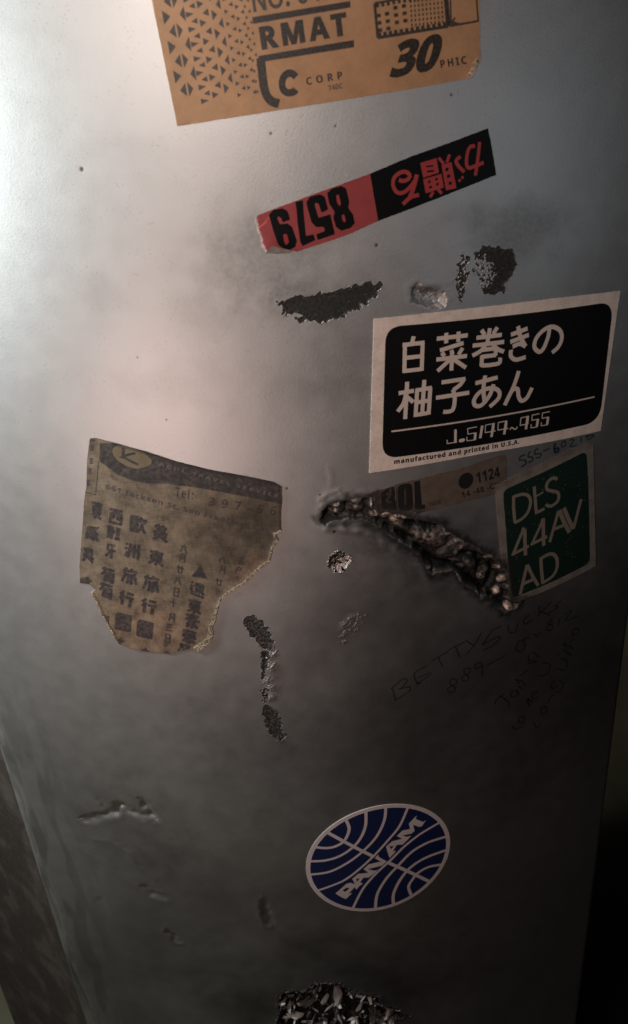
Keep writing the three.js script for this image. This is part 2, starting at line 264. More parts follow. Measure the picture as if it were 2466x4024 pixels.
scrawl(FN, '440,170 370,200 370,245 440,245 450,300 390,335;520,130 500,140 485,200 540,200 545,250 490,275;620,90 590,100 575,160 660,150 650,200 595,215;705,115 780,82;870,10 850,80 870,130 910,115 905,80 855,100', 2.2, css(8, 22, 44, 0.55));
scrawl(frame(2150, 1050, 2.1424), '60,1490 62,1560 95,1550 90,1520 65,1525;125,1470 120,1510 150,1505 150,1465 125,1470;190,1455 225,1455 190,1510 245,1500;285,1430 285,1470;320,1425 395,1415 345,1455;340,1420 335,1450', 2, css(8, 22, 44, 0.5));
for (const [x, y, r] of [[196, 407, 1.9], [651, 321, 1.2], [807, 303, 1], [905, 590, 1.6], [804, 1279, 2], [770, 1190, 1.1], [690, 1175, 1.2], [1085, 228, 1.2], [400, 1010, 0.9], [330, 860, 0.8]]) { const q = onCanvas(x, y); pc.fillStyle = css(38, 35, 33, 0.6); pc.beginPath(); pc.ellipse(q[0], q[1], r, r * 1.2, 0.5, 0, 7); pc.fill(); }
// dust flecks and hair-line rubs
for (let i = 0; i < 46; i++) { const [x, y] = onCanvas(60 + rnd() * 1250, 1640 + rnd() * 800); pc.fillStyle = css(215, 215, 205, 0.25 + 0.5 * rnd() * rnd()); pc.beginPath(); pc.arc(x, y, 0.5 + 0.5 * rnd(), 0, 7); pc.fill(); }
for (let i = 0; i < 70; i++) { const [x, y] = onCanvas(100 + rnd() * 1300, 200 + rnd() * 1300), a = rnd() * 6.3, l = 3 + rnd() * 7; pc.strokeStyle = rnd() < 0.5 ? css(225, 225, 222, 0.16) : css(40, 38, 36, 0.16); pc.lineWidth = 0.7; curve(pc, [[x, y], [x + Math.cos(a) * l, y + Math.sin(a) * l * 0.6]]); pc.stroke(); }
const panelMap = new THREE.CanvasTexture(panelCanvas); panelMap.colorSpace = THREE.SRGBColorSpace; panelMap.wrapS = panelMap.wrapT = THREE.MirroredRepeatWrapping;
const panelRough = new THREE.DataTexture(rough, TW, TH); panelRough.magFilter = panelRough.minFilter = THREE.LinearFilter; panelRough.flipY = true; panelRough.wrapS = panelRough.wrapT = THREE.MirroredRepeatWrapping; panelRough.needsUpdate = true;

function grainTexture(n, scale, s) {                    // tiling grain for fine relief
  const d = new Uint8Array(n * n * 4), wrapN = (x, y, p, k) => { const xi = Math.floor(x), yi = Math.floor(y), fx = x - xi, fy = y - yi, h = (a, b) => hash(((a % p) + p) % p, ((b % p) + p) % p, k), a = h(xi, yi), b = h(xi + 1, yi), c = h(xi, yi + 1), e = h(xi + 1, yi + 1), u = fx * fx * (3 - 2 * fx), v = fy * fy * (3 - 2 * fy); return a + (b - a) * u + (c - a) * v + (a - b - c + e) * u * v; };
  for (let j = 0; j < n; j++) for (let i = 0; i < n; i++) { let v = 0; scale.forEach(([p, a], k) => (v += a * wrapN((i / n) * p, (j / n) * p, p, s + k))); const q = (j * n + i) * 4; d[q] = d[q + 1] = d[q + 2] = clamp(v) * 255; d[q + 3] = 255; }
  const t = new THREE.DataTexture(d, n, n); t.wrapS = t.wrapT = THREE.RepeatWrapping; t.magFilter = t.minFilter = THREE.LinearFilter; t.needsUpdate = true; return t;
}
const grain = grainTexture(512, [[110, 0.4], [200, 0.6]], 11);
grain.repeat.set((U1 - U0) / 90, (V1 - V0) / 90);

const M = {};
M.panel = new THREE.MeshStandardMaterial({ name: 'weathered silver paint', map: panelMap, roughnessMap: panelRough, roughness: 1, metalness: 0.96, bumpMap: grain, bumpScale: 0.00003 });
M.chip = new THREE.MeshStandardMaterial({ name: 'dark primer', vertexColors: true, roughness: 0.8, metalness: 0.15 });
M.burnt = new THREE.MeshStandardMaterial({ name: 'burnt metal', vertexColors: true, roughness: 0.5, metalness: 0.45 });
M.metal = new THREE.MeshStandardMaterial({ name: 'flaked bare metal', vertexColors: true, roughness: 0.5, metalness: 0.7 });

// ---------------------------------------------------------------- the casing
const numbered = new Map();
const nameOf = (n) => { const k = numbered.get(n) ?? 0; numbered.set(n, k + 1); return k ? `${n}_${String(k).padStart(3, '0')}` : n; };
function tag(o, label, category, group) { o.userData = { label, category }; if (group) o.userData.group = group; return o; }
function mesh(name, geometry, material, parent) { const m = new THREE.Mesh(geometry, material); m.name = parent === scene ? nameOf(name) : name; m.castShadow = m.receiveShadow = true; parent.add(m); return m; }

const casing = new THREE.Group(); casing.name = 'metal_casing'; scene.add(casing);
tag(casing, 'battered silver-grey curved metal casing with burnt gouge, chips and pasted-on stickers', 'metal casing');

const CELL = 4.8, FINE = 12;
{
  const u0 = U_L - TURN_L - 0.001, uEnd = U_R + TURN_R, us = [];
  const seg = (a, b, n) => { for (let i = 0; i < n; i++) us.push(lerp(a, b, i / n)); };
  seg(u0, U_L, 6); const nA = Math.round((U_R - U_L) / CELL); seg(U_L, U_R, nA); seg(U_R, uEnd, 10); seg(uEnd, uEnd + 240, 4); us.push(uEnd + 240);
  const nv = Math.round((V_TOP - V_LOW) / CELL), vs = Array.from({ length: nv + 1 }, (_, i) => lerp(V_LOW, V_TOP, i / nv));
  const pos = [], nor = [], tex = [], col = [], idx = [[], ...damageParts.map((p) => p.idx)], o = {}, o2 = {}, E = 0.2;
  const vertex = (u, v, shaped) => {
    let h = 0, du = 0, dv = 0, k = null, c = 0;
    if (shaped) { height(u, v, o); h = o.h; k = o.k; c = o.c; du = (height(u + E, v, o2).h - height(u - E, v, o2).h) / (2 * E); dv = (height(u, v + E, o2).h - height(u, v - E, o2).h) / (2 * E); }
    const [px, py, pz] = surf(u, v, h), t = prof(u)[2];
    let nx = Math.sin(t) - du * Math.cos(t), ny = -dv, nz = Math.cos(t) + du * Math.sin(t); const l = Math.hypot(nx, ny, nz);
    pos.push(px, py, pz); nor.push(nx / l, ny / l, nz / l); tex.push((u - U0) / (U1 - U0), (v - V0) / (V1 - V0)); k ? col.push(...k) : col.push(0.05, 0.05, 0.05);
    return [pos.length / 3 - 1, c];
  };
  const hit = (a, b, c, d) => features.some((f) => f.b[0] < b && f.b[2] > a && f.b[1] < d && f.b[3] > c);
  const coarse = new Map(), corner = (i, j) => { const q = j * us.length + i; if (!coarse.has(q)) coarse.set(q, vertex(us[i], vs[j], false)[0]); return coarse.get(q); };
  for (let j = 0; j < nv; j++) for (let i = 0; i + 1 < us.length; i++) {
    if (us[i] < U_L || us[i + 1] > U_R + 0.01 || !hit(us[i], us[i + 1], vs[j], vs[j + 1])) { const a = corner(i, j), b = corner(i + 1, j), c = corner(i + 1, j + 1), d = corner(i, j + 1); idx[0].push(a, b, c, a, c, d); continue; }
    const g = [];
    for (let b = 0; b <= FINE; b++) for (let a = 0; a <= FINE; a++) g.push(vertex(lerp(us[i], us[i + 1], a / FINE), lerp(vs[j], vs[j + 1], b / FINE), true));
    for (let b = 0; b < FINE; b++) for (let a = 0; a < FINE; a++) {
      const q = b * (FINE + 1) + a, A = g[q], B = g[q + 1], C = g[q + FINE + 2], D = g[q + FINE + 1];
      const cls = [A, B, C, D].map((p) => p[1]).sort((m, n) => m - n), c = cls[1] === cls[2] ? cls[1] : cls[2];
      idx[c].push(A[0], B[0], C[0], A[0], C[0], D[0]);
    }
  }
  const P = new Float32Array(pos), N = new Float32Array(nor), T = new Float32Array(tex), K = new Float32Array(col);
  const cut = (list) => { // only the vertices that this part uses
    const map = new Map(), out = new Uint32Array(list.length), p = [], n = [], t = [], k = [];
    list.forEach((v, i) => { let w = map.get(v); if (w === undefined) { w = map.size; map.set(v, w); p.push(P[v * 3], P[v * 3 + 1], P[v * 3 + 2]); n.push(N[v * 3], N[v * 3 + 1], N[v * 3 + 2]); t.push(T[v * 2], T[v * 2 + 1]); k.push(K[v * 3], K[v * 3 + 1], K[v * 3 + 2]); } out[i] = w; });
    const g = new THREE.BufferGeometry(); g.setAttribute('position', new THREE.Float32BufferAttribute(p, 3)); g.setAttribute('normal', new THREE.Float32BufferAttribute(n, 3)); g.setAttribute('uv', new THREE.Float32BufferAttribute(t, 2)); g.setAttribute('color', new THREE.Float32BufferAttribute(k, 3)); g.setIndex(new THREE.BufferAttribute(out, 1)); return g;
  };
  const front = cut(idx[0]); front.deleteAttribute('color');
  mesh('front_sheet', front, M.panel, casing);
  damageParts.forEach((d, i) => { if (d.idx.length) mesh(d.name, cut(idx[i + 1]), M[d.look], casing).userData.label = d.label; });
  console.log('sheet vertices', pos.length / 3, 'parts', damageParts.map((d) => d.name + ' ' + d.idx.length / 3).join(', '));
}
{ // brown side sheet beyond the left fold
  const W = 144, n = 24, nv = 120, p = [], t = [], idx = [], u0 = U_L - TURN_L;
  for (let j = 0; j <= nv; j++) for (let i = 0; i <= n; i++) { const v = lerp(V_LOW, V_TOP, j / nv), u = u0 - (W * i) / n, h = -0.6 * smooth(0, 3, u0 - u) + (fbm(u / 30, v / 60, 2, 150) - 0.5) * 1.2 * smooth(0, 20, u0 - u) * smooth(W, W - 20, u0 - u); p.push(...surf(u, v, h)); t.push((u0 - u) / 200, v / 400); }
  for (let j = 0; j < nv; j++) for (let i = 0; i < n; i++) { const a = j * (n + 1) + i, b = a + 1, c = b + n + 1, d = a + n + 1; idx.push(a, c, b, a, d, c); }
  const g = new THREE.BufferGeometry(); g.setAttribute('position', new THREE.Float32BufferAttribute(p, 3)); g.setAttribute('uv', new THREE.Float32BufferAttribute(t, 2)); g.setIndex(idx); g.computeVertexNormals();
  const w = 512, h = 1024, c = document.createElement('canvas'); c.width = w; c.height = h; const x = c.getContext('2d'), im = x.createImageData(w, h);
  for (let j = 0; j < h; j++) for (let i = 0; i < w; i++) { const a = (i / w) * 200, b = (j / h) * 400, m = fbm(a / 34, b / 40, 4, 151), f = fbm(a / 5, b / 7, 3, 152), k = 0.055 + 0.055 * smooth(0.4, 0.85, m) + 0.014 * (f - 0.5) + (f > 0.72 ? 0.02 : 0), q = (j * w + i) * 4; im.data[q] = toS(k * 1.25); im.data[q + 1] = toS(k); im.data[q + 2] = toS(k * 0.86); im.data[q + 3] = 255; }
  x.putImageData(im, 0, 0); const map = new THREE.CanvasTexture(c); map.colorSpace = THREE.SRGBColorSpace; map.wrapS = map.wrapT = THREE.MirroredRepeatWrapping;
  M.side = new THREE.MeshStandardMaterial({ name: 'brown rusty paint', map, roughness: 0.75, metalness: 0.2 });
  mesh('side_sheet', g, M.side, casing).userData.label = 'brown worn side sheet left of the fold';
  const a = surf(u0 - W, 0, -0.6), r = surf(U_R + TURN_R + 240, 0), back = new THREE.Shape(); // closes the casing at the back and the top
  const wall = (A, B) => { const q = new THREE.BufferGeometry(), y0 = 0.001, y1 = BASE + V_TOP / 1000; q.setAttribute('position', new THREE.Float32BufferAttribute([A[0], y0, A[2], B[0], y0, B[2], B[0], y1, B[2], A[0], y1, A[2]], 3)); q.setIndex([0, 1, 2, 0, 2, 3]); q.computeVertexNormals(); return q; };
  M.back = new THREE.MeshStandardMaterial({ name: 'dark back sheet', color: new THREE.Color(0.05, 0.045, 0.04), roughness: 0.8, metalness: 0.2 });
  mesh('back_sheet', wall(r, a), M.back, casing);
  const tp = [a]; for (let i = 0; i <= 40; i++) { const q = surf(lerp(U_L, U_R, i / 40), 0); tp.push(q); } tp.push(r);
  tp.forEach(([px, , pz], i) => (i ? back.lineTo(px, -pz) : back.moveTo(px, -pz)));
  const top = new THREE.ShapeGeometry(back); top.rotateX(-Math.PI / 2); top.translate(0, BASE + V_TOP / 1000, 0); mesh('top_sheet', top, M.back, casing);
}
{ // broken metal in the hole at the bottom
  const shapes = [];
  for (let s = 0; s < 7; s++) { const g = new THREE.IcosahedronGeometry(1, 0), p = g.attributes.position; for (let i = 0; i < p.count; i++) { const k = (a) => hash(Math.round(p.getX(i) * 50), Math.round(p.getY(i) * 50) + Math.round(p.getZ(i) * 77), s * 3 + a); p.setXYZ(i, p.getX(i) * (0.6 + 0.8 * k(0)), p.getY(i) * (0.5 + 0.9 * k(1)), p.getZ(i) * (0.5 + 0.7 * k(2))); } g.computeVertexNormals(); shapes.push(g); }
  const looks = [[0.62, 0.60, 0.57], [0.42, 0.39, 0.36], [0.26, 0.24, 0.22], [0.14, 0.13, 0.12], [0.08, 0.075, 0.07], [0.8, 0.78, 0.74]].map(([r, g, b]) => new THREE.MeshStandardMaterial({ name: 'broken metal', color: new THREE.Color(r, g, b), roughness: 0.6, metalness: 0.35 }));
  const b = box(pitPoly, 0); let made = 0;
  for (let tries = 0; tries < 900 && made < 210; tries++) {
    const x = lerp(b[0], b[2], rnd()), y = lerp(b[1], b[3], rnd()); if (sdPoly(pitPoly, x, y) > -1.2) continue;
    const m = mesh('metal_shard', shapes[Math.floor(rnd() * 7)], looks[Math.floor(rnd() ** 0.8 * 6)], casing), r = (1.4 + 4.2 * rnd() ** 1.8) / 1000;
    m.position.set(...surf(x, y, -6.5 + rnd() * 5.5)); m.rotation.set(rnd() * 6.3, rnd() * 6.3, rnd() * 6.3); m.scale.set(r * (0.8 + 1.3 * rnd()), r * (0.14 + 0.3 * rnd()), r * (0.3 + 0.6 * rnd())); made++;
  }
}

// ---------------------------------------------------------------- stickers: thin sheets laid on the casing
class Print {                                           // a canvas over the sticker's own area of the sheet
  constructor(outline, ppm, pad = 2) { // outline in measured points
    this.o = outline.map(([x, y]) => uv(x, y)); this.b = box(this.o, pad); this.ppm = ppm;
    this.w = Math.ceil((this.b[2] - this.b[0]) * ppm); this.h = Math.ceil((this.b[3] - this.b[1]) * ppm);
    this.canvas = document.createElement('canvas'); this.canvas.width = this.w; this.canvas.height = this.h; this.x = this.canvas.getContext('2d');
    this.ink = document.createElement('canvas'); this.ink.width = this.w; this.ink.height = this.h; this.i = this.ink.getContext('2d'); this.i.lineJoin = 'round'; this.i.lineCap = 'butt';
  }
  px([u, v]) { return [(u - this.b[0]) * this.ppm, (this.b[3] - v) * this.ppm]; }
  p(q) { return this.px(uv(q[0], q[1])); }
  k(q) { const a = this.p(q), b = this.p([q[0] + 1, q[1]]), c = this.p([q[0], q[1] + 1]); return Math.sqrt(Math.abs((b[0] - a[0]) * (c[1] - a[1]) - (b[1] - a[1]) * (c[0] - a[0]))); }
  fill(points, col, round = 0) {
    const q = points.map((a) => this.p(a)), n = q.length, c = this.i; c.fillStyle = col; c.beginPath();
    for (let i = 0; i < n; i++) { if (!round) { i ? c.lineTo(...q[i]) : c.moveTo(...q[i]); continue; } const a = q[(i + n - 1) % n], b = q[i], d = q[(i + 1) % n], r = round * this.k(points[i]), la = Math.hypot(a[0] - b[0], a[1] - b[1]), ld = Math.hypot(d[0] - b[0], d[1] - b[1]), ra = Math.min(r / la, 0.5), rd = Math.min(r / ld, 0.5), s = [b[0] + (a[0] - b[0]) * ra, b[1] + (a[1] - b[1]) * ra]; i ? c.lineTo(...s) : c.moveTo(...s); c.quadraticCurveTo(b[0], b[1], b[0] + (d[0] - b[0]) * rd, b[1] + (d[1] - b[1]) * rd); }
    c.closePath(); c.fill();
  }
  line(points, width, col, bend = true, cap = 'butt') { const c = this.i; c.strokeStyle = col; c.lineCap = cap; c.lineWidth = width * this.k(points[0]); curve(c, points.map((a) => this.p(a)), bend); c.stroke(); }
  text(str, A, B, H, col, { font = 'bold', family = 'sans-serif', bold = 0, cap = 0.714, spacing = 0 } = {}) { // baseline A..B, H above A by one capital
    const c = this.i, a = this.p(A), b = this.p(B), h = this.p(H); c.save(); c.font = `${font} 100px ${family}`;
    const w = [...str].reduce((t, ch) => t + c.measureText(ch).width + spacing, -spacing), s = 1 / w, q = 1 / (100 * cap);
    c.setTransform((b[0] - a[0]) * s, (b[1] - a[1]) * s, -(h[0] - a[0]) * q, -(h[1] - a[1]) * q, a[0], a[1]); c.fillStyle = c.strokeStyle = col; c.lineWidth = bold; let t = 0;
    for (const ch of str) { c.fillText(ch, t, 0); if (bold) c.strokeText(ch, t, 0); t += c.measureText(ch).width + spacing; } c.restore();
  }
  glyph(strokes, TL, TR, BL, width, col, cap = 'butt') { // strokes on a 0..100 square; ~ marks a curved one
    const c = this.i, a = this.p(TL), b = this.p(TR), d = this.p(BL); c.strokeStyle = col; c.lineCap = cap; c.lineWidth = width * this.k(TL);
    for (const s of strokes.split(';')) { const bend = s.startsWith('~'); curve(c, nums(bend ? s.slice(1) : s).map(([x, y]) => [a[0] + ((b[0] - a[0]) * x + (d[0] - a[0]) * y) / 100, a[1] + ((b[1] - a[1]) * x + (d[1] - a[1]) * y) / 100]), bend); c.stroke(); }
  }
  // paper(x mm, y mm) -> linear base colour; wear(x, y) -> how much ink stays
  finish(paper, wear = () => 1, over = null) {
    const im = this.x.createImageData(this.w, this.h), ink = this.i.getImageData(0, 0, this.w, this.h).data, lin = (c) => ((c /= 255) <= 0.04045 ? c / 12.92 : Math.pow((c + 0.055) / 1.055, 2.4));
    for (let j = 0; j < this.h; j++) for (let i = 0; i < this.w; i++) {
      const q = (j * this.w + i) * 4, x = this.b[0] + i / this.ppm, y = this.b[3] - j / this.ppm, a = (ink[q + 3] / 255) * clamp(wear(x, y)), c = paper(x, y), v = 1 + 0.16 * (noise(x * 2.2, y * 2.2, 200) - 0.5) + 0.12 * (fbm(x / 9, y / 9, 3, 201) - 0.5);
      let out = [0, 1, 2].map((n) => lerp(c[n], lin(ink[q + n]), a) * v); if (over) out = over(x, y, out, a);
      for (let n = 0; n < 3; n++) im.data[q + n] = toS(clamp(out[n])); im.data[q + 3] = 255;
    }
    this.x.putImageData(im, 0, 0); const t = new THREE.CanvasTexture(this.canvas); t.colorSpace = THREE.SRGBColorSpace; return t;
  }
}
function ragged(outline, amount, s, step = 0.8) {       // outline in mm with small uneven bites
  const out = []; outline.forEach((a, i) => { const b = outline[(i + 1) % outline.length], l = Math.hypot(b[0] - a[0], b[1] - a[1]), n = Math.max(1, Math.round(l / step)), nx = -(b[1] - a[1]) / l, ny = (b[0] - a[0]) / l; for (let k = 0; k < n; k++) { const t = k / n, x = lerp(a[0], b[0], t), y = lerp(a[1], b[1], t), am = typeof amount === 'function' ? amount(x, y) : amount, d = k ? ((fbm(x / 2.2, y / 2.2, 3, s) - 0.5) * 2) * am : 0; out.push([x + nx * d, y + ny * d]); } });
  return out;
}
function clipCell(poly, x0, y0, x1, y1) {
  const cut = (p, f, mix) => { const o = []; for (let i = 0; i < p.length; i++) { const a = p[i], b = p[(i + 1) % p.length], fa = f(a), fb = f(b); if (fa >= 0) o.push(a); if ((fa >= 0) !== (fb >= 0)) { const t = fa / (fa - fb); o.push([a[0] + (b[0] - a[0]) * t, a[1] + (b[1] - a[1]) * t]); } } return o; };
  return cut(cut(cut(cut(poly, (q) => q[0] - x0), (q) => x1 - q[0]), (q) => q[1] - y0), (q) => y1 - q[1]);
}
function sheetGeometry(poly, top, thick, print, cell = 3) {  // poly in mm; top(x, y) = height of the upper face in mm
  const pos = [], nor = [], tex = [], idx = [], E = 0.15, b = box(poly, 0);
  const vert = (x, y, h, side) => {
    const t = prof(x)[2], q = surf(x, y, h); let n;
    if (side) n = [side[0] * Math.cos(t), side[1], -side[0] * Math.sin(t)];
    else { const du = (top(x + E, y) - top(x - E, y)) / (2 * E), dv = (top(x, y + E) - top(x, y - E)) / (2 * E); n = [Math.sin(t) - du * Math.cos(t), -dv, Math.cos(t) + du * Math.sin(t)]; }
    const l = Math.hypot(...n); pos.push(...q); nor.push(n[0] / l, n[1] / l, n[2] / l); const c = print ? print.px([x, y]) : [x, y]; tex.push(print ? c[0] / print.w : x / 20, print ? 1 - c[1] / print.h : y / 20); return pos.length / 3 - 1;
  };
  const area = poly.reduce((s, a, i) => { const c = poly[(i + 1) % poly.length]; return s + a[0] * c[1] - c[0] * a[1]; }, 0); if (area < 0) poly = poly.slice().reverse();
  for (let x = b[0]; x < b[2]; x += cell) for (let y = b[1]; y < b[3]; y += cell) {
    const c = clipCell(poly, x, y, x + cell, y + cell).filter((q, i, a) => { const r = a[(i + 1) % a.length]; return Math.hypot(q[0] - r[0], q[1] - r[1]) > 1e-6; }); if (c.length < 3) continue;
    const v = c.map(([p, q]) => vert(p, q, top(p, q)));
    for (const [i, j, k] of THREE.ShapeUtils.triangulateShape(c.map(([p, q]) => new THREE.Vector2(p, q)), [])) idx.push(v[i], v[j], v[k]);
  }
  for (let i = 0; i < poly.length; i++) {
    const a = poly[i], c = poly[(i + 1) % poly.length], l = Math.hypot(c[0] - a[0], c[1] - a[1]) || 1, s = [(c[1] - a[1]) / l, -(c[0] - a[0]) / l];
    const A = vert(a[0], a[1], top(...a), s), B = vert(c[0], c[1], top(...c), s), C = vert(c[0], c[1], top(...c) - thick, s), D = vert(a[0], a[1], top(...a) - thick, s); idx.push(A, C, B, A, D, C);
  }
  const g = new THREE.BufferGeometry(); g.setAttribute('position', new THREE.Float32BufferAttribute(pos, 3)); g.setAttribute('normal', new THREE.Float32BufferAttribute(nor, 3)); g.setAttribute('uv', new THREE.Float32BufferAttribute(tex, 2)); g.setIndex(idx); return g;
}
const hs = {}, bare = (x, y) => Math.max(height(x, y, hs).h, -0.05);
const paperGrain = grainTexture(256, [[24, 0.3], [90, 0.7]], 31); paperGrain.repeat.set(3, 3);
const stickerMat = (name, map, roughness, bump = 0.00002, extra = {}) => new THREE.MeshPhysicalMaterial({ name, map, roughness, metalness: 0, bumpMap: paperGrain, bumpScale: bump, side: THREE.DoubleSide, ...extra });

// --- ochre label at the top
{
  const f = frame(920, 0, 3.02), f1 = frame(580, 0, 3.02), f2 = frame(1400, 0, 2.9038);
  const bl = [426, 303], base = [[1052, 203], [1128, 188]], corner = pts(f2, '1290,890 1318,866 1352,800 1362,752 1410,690');
  const up1 = uv(365, 0), dn1 = uv(...bl), up2 = uv(...f2(1400, 0)), dn2 = uv(...f2(1410, 690)), far = (a, b, m) => { const l = Math.hypot(a[0] - b[0], a[1] - b[1]); return [a[0] + ((a[0] - b[0]) / l) * m, a[1] + ((a[1] - b[1]) / l) * m]; };
  const P = new Print([bl, [365, 0], [1150, 0], ...corner, [1128, 188]], 5, 3);
  const outline = [far(up1, dn1, 55), dn1, uv(...bl.map((v, i) => v + [230, -36][i])), uv(...base[0]), ...corner.map((q) => uv(...q)), up2, far(up2, dn2, 38)];
  P.o = outline; P.b = box(outline, 2); P.w = P.canvas.width = P.ink.width = Math.ceil((P.b[2] - P.b[0]) * P.ppm); P.h = P.canvas.height = P.ink.height = Math.ceil((P.b[3] - P.b[1]) * P.ppm);
  const K = css(36, 36, 38);
  // triangle lattice, coarse at the left and fine at the right, on the label's own slanted grid
  const O = uv(...f1(375, 1250)), X = uv(...f1(1290, 1090)), Y = uv(...f1(205, 340)), ex = [(X[0] - O[0]) / 915, (X[1] - O[1]) / 915], ey = [(Y[0] - O[0]) / 910, (Y[1] - O[1]) / 910];
  const at = (a, b) => P.px([O[0] + ex[0] * a + ey[0] * b, O[1] + ex[1] * a + ey[1] * b]);
  const cols = [[0, 85, 40, 73, 345, 0, 0.235], [135, 60, 190, 60, 345, 0.5, 0.26], [258, 90, 302, 72, 170, 0, 0.2], [400, 72, 442, 72, 212, 0.25, 0.21], [545, 60, 605, 52, 215, 0.5, 0.3], [690, 45, 745, 48, 140, 0, 0.2], [815, 44, 868, 40, 135, 0.5, 0.2], [915, 30, 950, 32, 125, 0, 0.19]];
  P.i.fillStyle = css(52, 50, 52);
  for (const [x0, w0, x1, w1, ph, shift, hk] of cols) for (let n = -1; n < 26; n++) for (let s = 0; s < 2; s++) {
    const b = (n + shift + s / 2) * ph, hh = ph * hk, x = s ? x1 : x0, w = s ? w1 : w0; if (b > 2100 || b - hh < -60) continue;
    const tri = s ? [[x, b], [x + w, b - hh], [x + w, b + hh]] : [[x + w, b], [x, b - hh], [x, b + hh]];
    P.i.beginPath(); tri.forEach(([p, q], i) => (i ? P.i.lineTo(...at(p, q)) : P.i.moveTo(...at(p, q)))); P.i.closePath(); P.i.fill();
  }
  P.text('NO. 643', f(208, 140), f(1180, -30), f(170, -120), css(58, 54, 52), { font: 'normal', bold: 5 });
  P.fill([f(212, 205), f(1372, 12), f(1378, 88), f(222, 285)], K);
  P.text('RMAT', f(305, 588), f(1345, 405), f(267, 335), K, { bold: 6, spacing: 12 });
  P.fill([f(285, 665), f(1415, 475), f(1420, 560), f(285, 742)], K);
  P.line(pts(f, '312,690 328,850 352,1030 382,1130 440,1200 530,1232'), 22, K);
  P.line(pts(f, '728,915 700,880 650,868 600,895 572,945 566,1010 580,1062 615,1095 665,1100 712,1085 728,1060'), 17, K);
  P.text('CORP', f(852, 1012), f(1290, 932), f(838, 925), K, { bold: 3, spacing: 34 });
  P.text('740C', f(1115, 1078), f(1290, 1045), f(1106, 1016), css(60, 52, 46), { bold: 1 });
  P.text('30', f2(375, 878), f2(900, 775), f2(395, 505), css(14, 13, 12), { bold: 7, font: 'italic bold' });
  P.text('PHIC', f2(952, 778), f2(1262, 725), f2(938, 690), css(20, 18, 17), { bold: 2, spacing: 16 });
  P.line([f2(240, 432), f2(205, 40)], 7, K); P.line([f2(205, 40), f2(610, -35)], 5, K); P.line([f2(240, 432), f2(1045, 300)], 7, K); P.line([f2(1045, 300), f2(1020, -20)], 6, K);
  for (let a = 0; a < 4; a++) for (let b = 0; b < 3; b++) { const x = 250 + a * 96 + b * 8, y = 178 + b * 84 - a * 20 - 50 * (a > 1); P.line([f2(x - 24, y + 4), f2(x + 24, y - 4)], 8, css(30, 28, 26)); }
  for (let a = 0; a < 13; a++) { const x = 262 + a * 62; P.line([f2(x, 420 - a * 10), f2(x - 4, 372 - a * 10)], 9, css(34, 32, 30)); P.line([f2(x - 30, 40 - a * 11), f2(x - 22, 84 - a * 11)], 8, css(34, 32, 30)); }
  for (let a = 0; a < 10; a++) for (let b = -1; b < 5; b++) { const x = 618 + a * 44 + b * 3, y = 66 + b * 54 - a * 5 + 6; P.line([f2(x - 9, y + 1), f2(x + 9, y - 1)], 6, css(34, 32, 30)); }
  P.line([f2(1018, -20), f2(1045, 300)], 12, css(34, 32, 30)); P.line(pts(f2, '1068,-20 1075,296 1385,240 1365,-20'), 4.5, css(40, 36, 34), false);
  P.fill(pts(f2, '1072,296 1082,236 1120,190 1128,220 1105,240 1160,262 1240,268'), css(54, 46, 40));
  const rip = corner.map((q) => uv(...q));
  const map = P.finish((x, y) => { const n = fbm(x / 16, y / 16, 4, 210), s = fbm(x / 3, y / 3, 2, 211), k = 1 + 0.3 * (n - 0.5) + 0.12 * (s - 0.5); return [0.37 * k, 0.205 * k, 0.105 * k]; }, (x, y) => 0.86 + 0.2 * fbm(x / 1.2, y / 1.2, 2, 212), (x, y, c) => { const [d] = dLine(rip, x, y), t = smooth(1.6, 0.3, d + (noise(x, y, 213) - 0.5)) * 0.6; return [lerp(c[0], 0.5, t), lerp(c[1], 0.36, t), lerp(c[2], 0.24, t)]; });
  const o = new THREE.Group(); o.name = nameOf('shipping_label'); scene.add(o); tag(o, 'large ochre label printed with triangle lattice, RMAT and 30, cut by the top edge', 'label');
  const lift = (x, y) => { const d = Math.hypot(x - dn1[0], y - dn1[1]); return 0.5 * smooth(6, 0, d) + 0.5 * smooth(5, 0, sdPoly([...rip, [rip[0][0] + 3, rip[0][1] - 3]], x, y)); };
  mesh('label_sheet', sheetGeometry(ragged(outline, 0.16, 214), (x, y) => bare(x, y) + 0.32 + lift(x, y), 0.4, P, 3), stickerMat('ochre card', map, 0.62, 0.00003), o);
  const torn = ragged([...rip, ...rip.slice().reverse().map(([x, y], i) => [x - 1.6 - 0.4 * (i % 2), y + 1.2])], 0.3, 215, 0.5);
  const m = new THREE.MeshStandardMaterial({ name: 'torn card', color: new THREE.Color(0.48, 0.36, 0.26), roughness: 0.95 });
  mesh('torn_corner', sheetGeometry(torn, (x, y) => bare(x, y) + 0.42 + 0.9 * noise(x / 0.9, y / 0.9, 216), 0.5, null, 1.2), m, o).userData.label = 'pale torn corner of the ochre label';
}
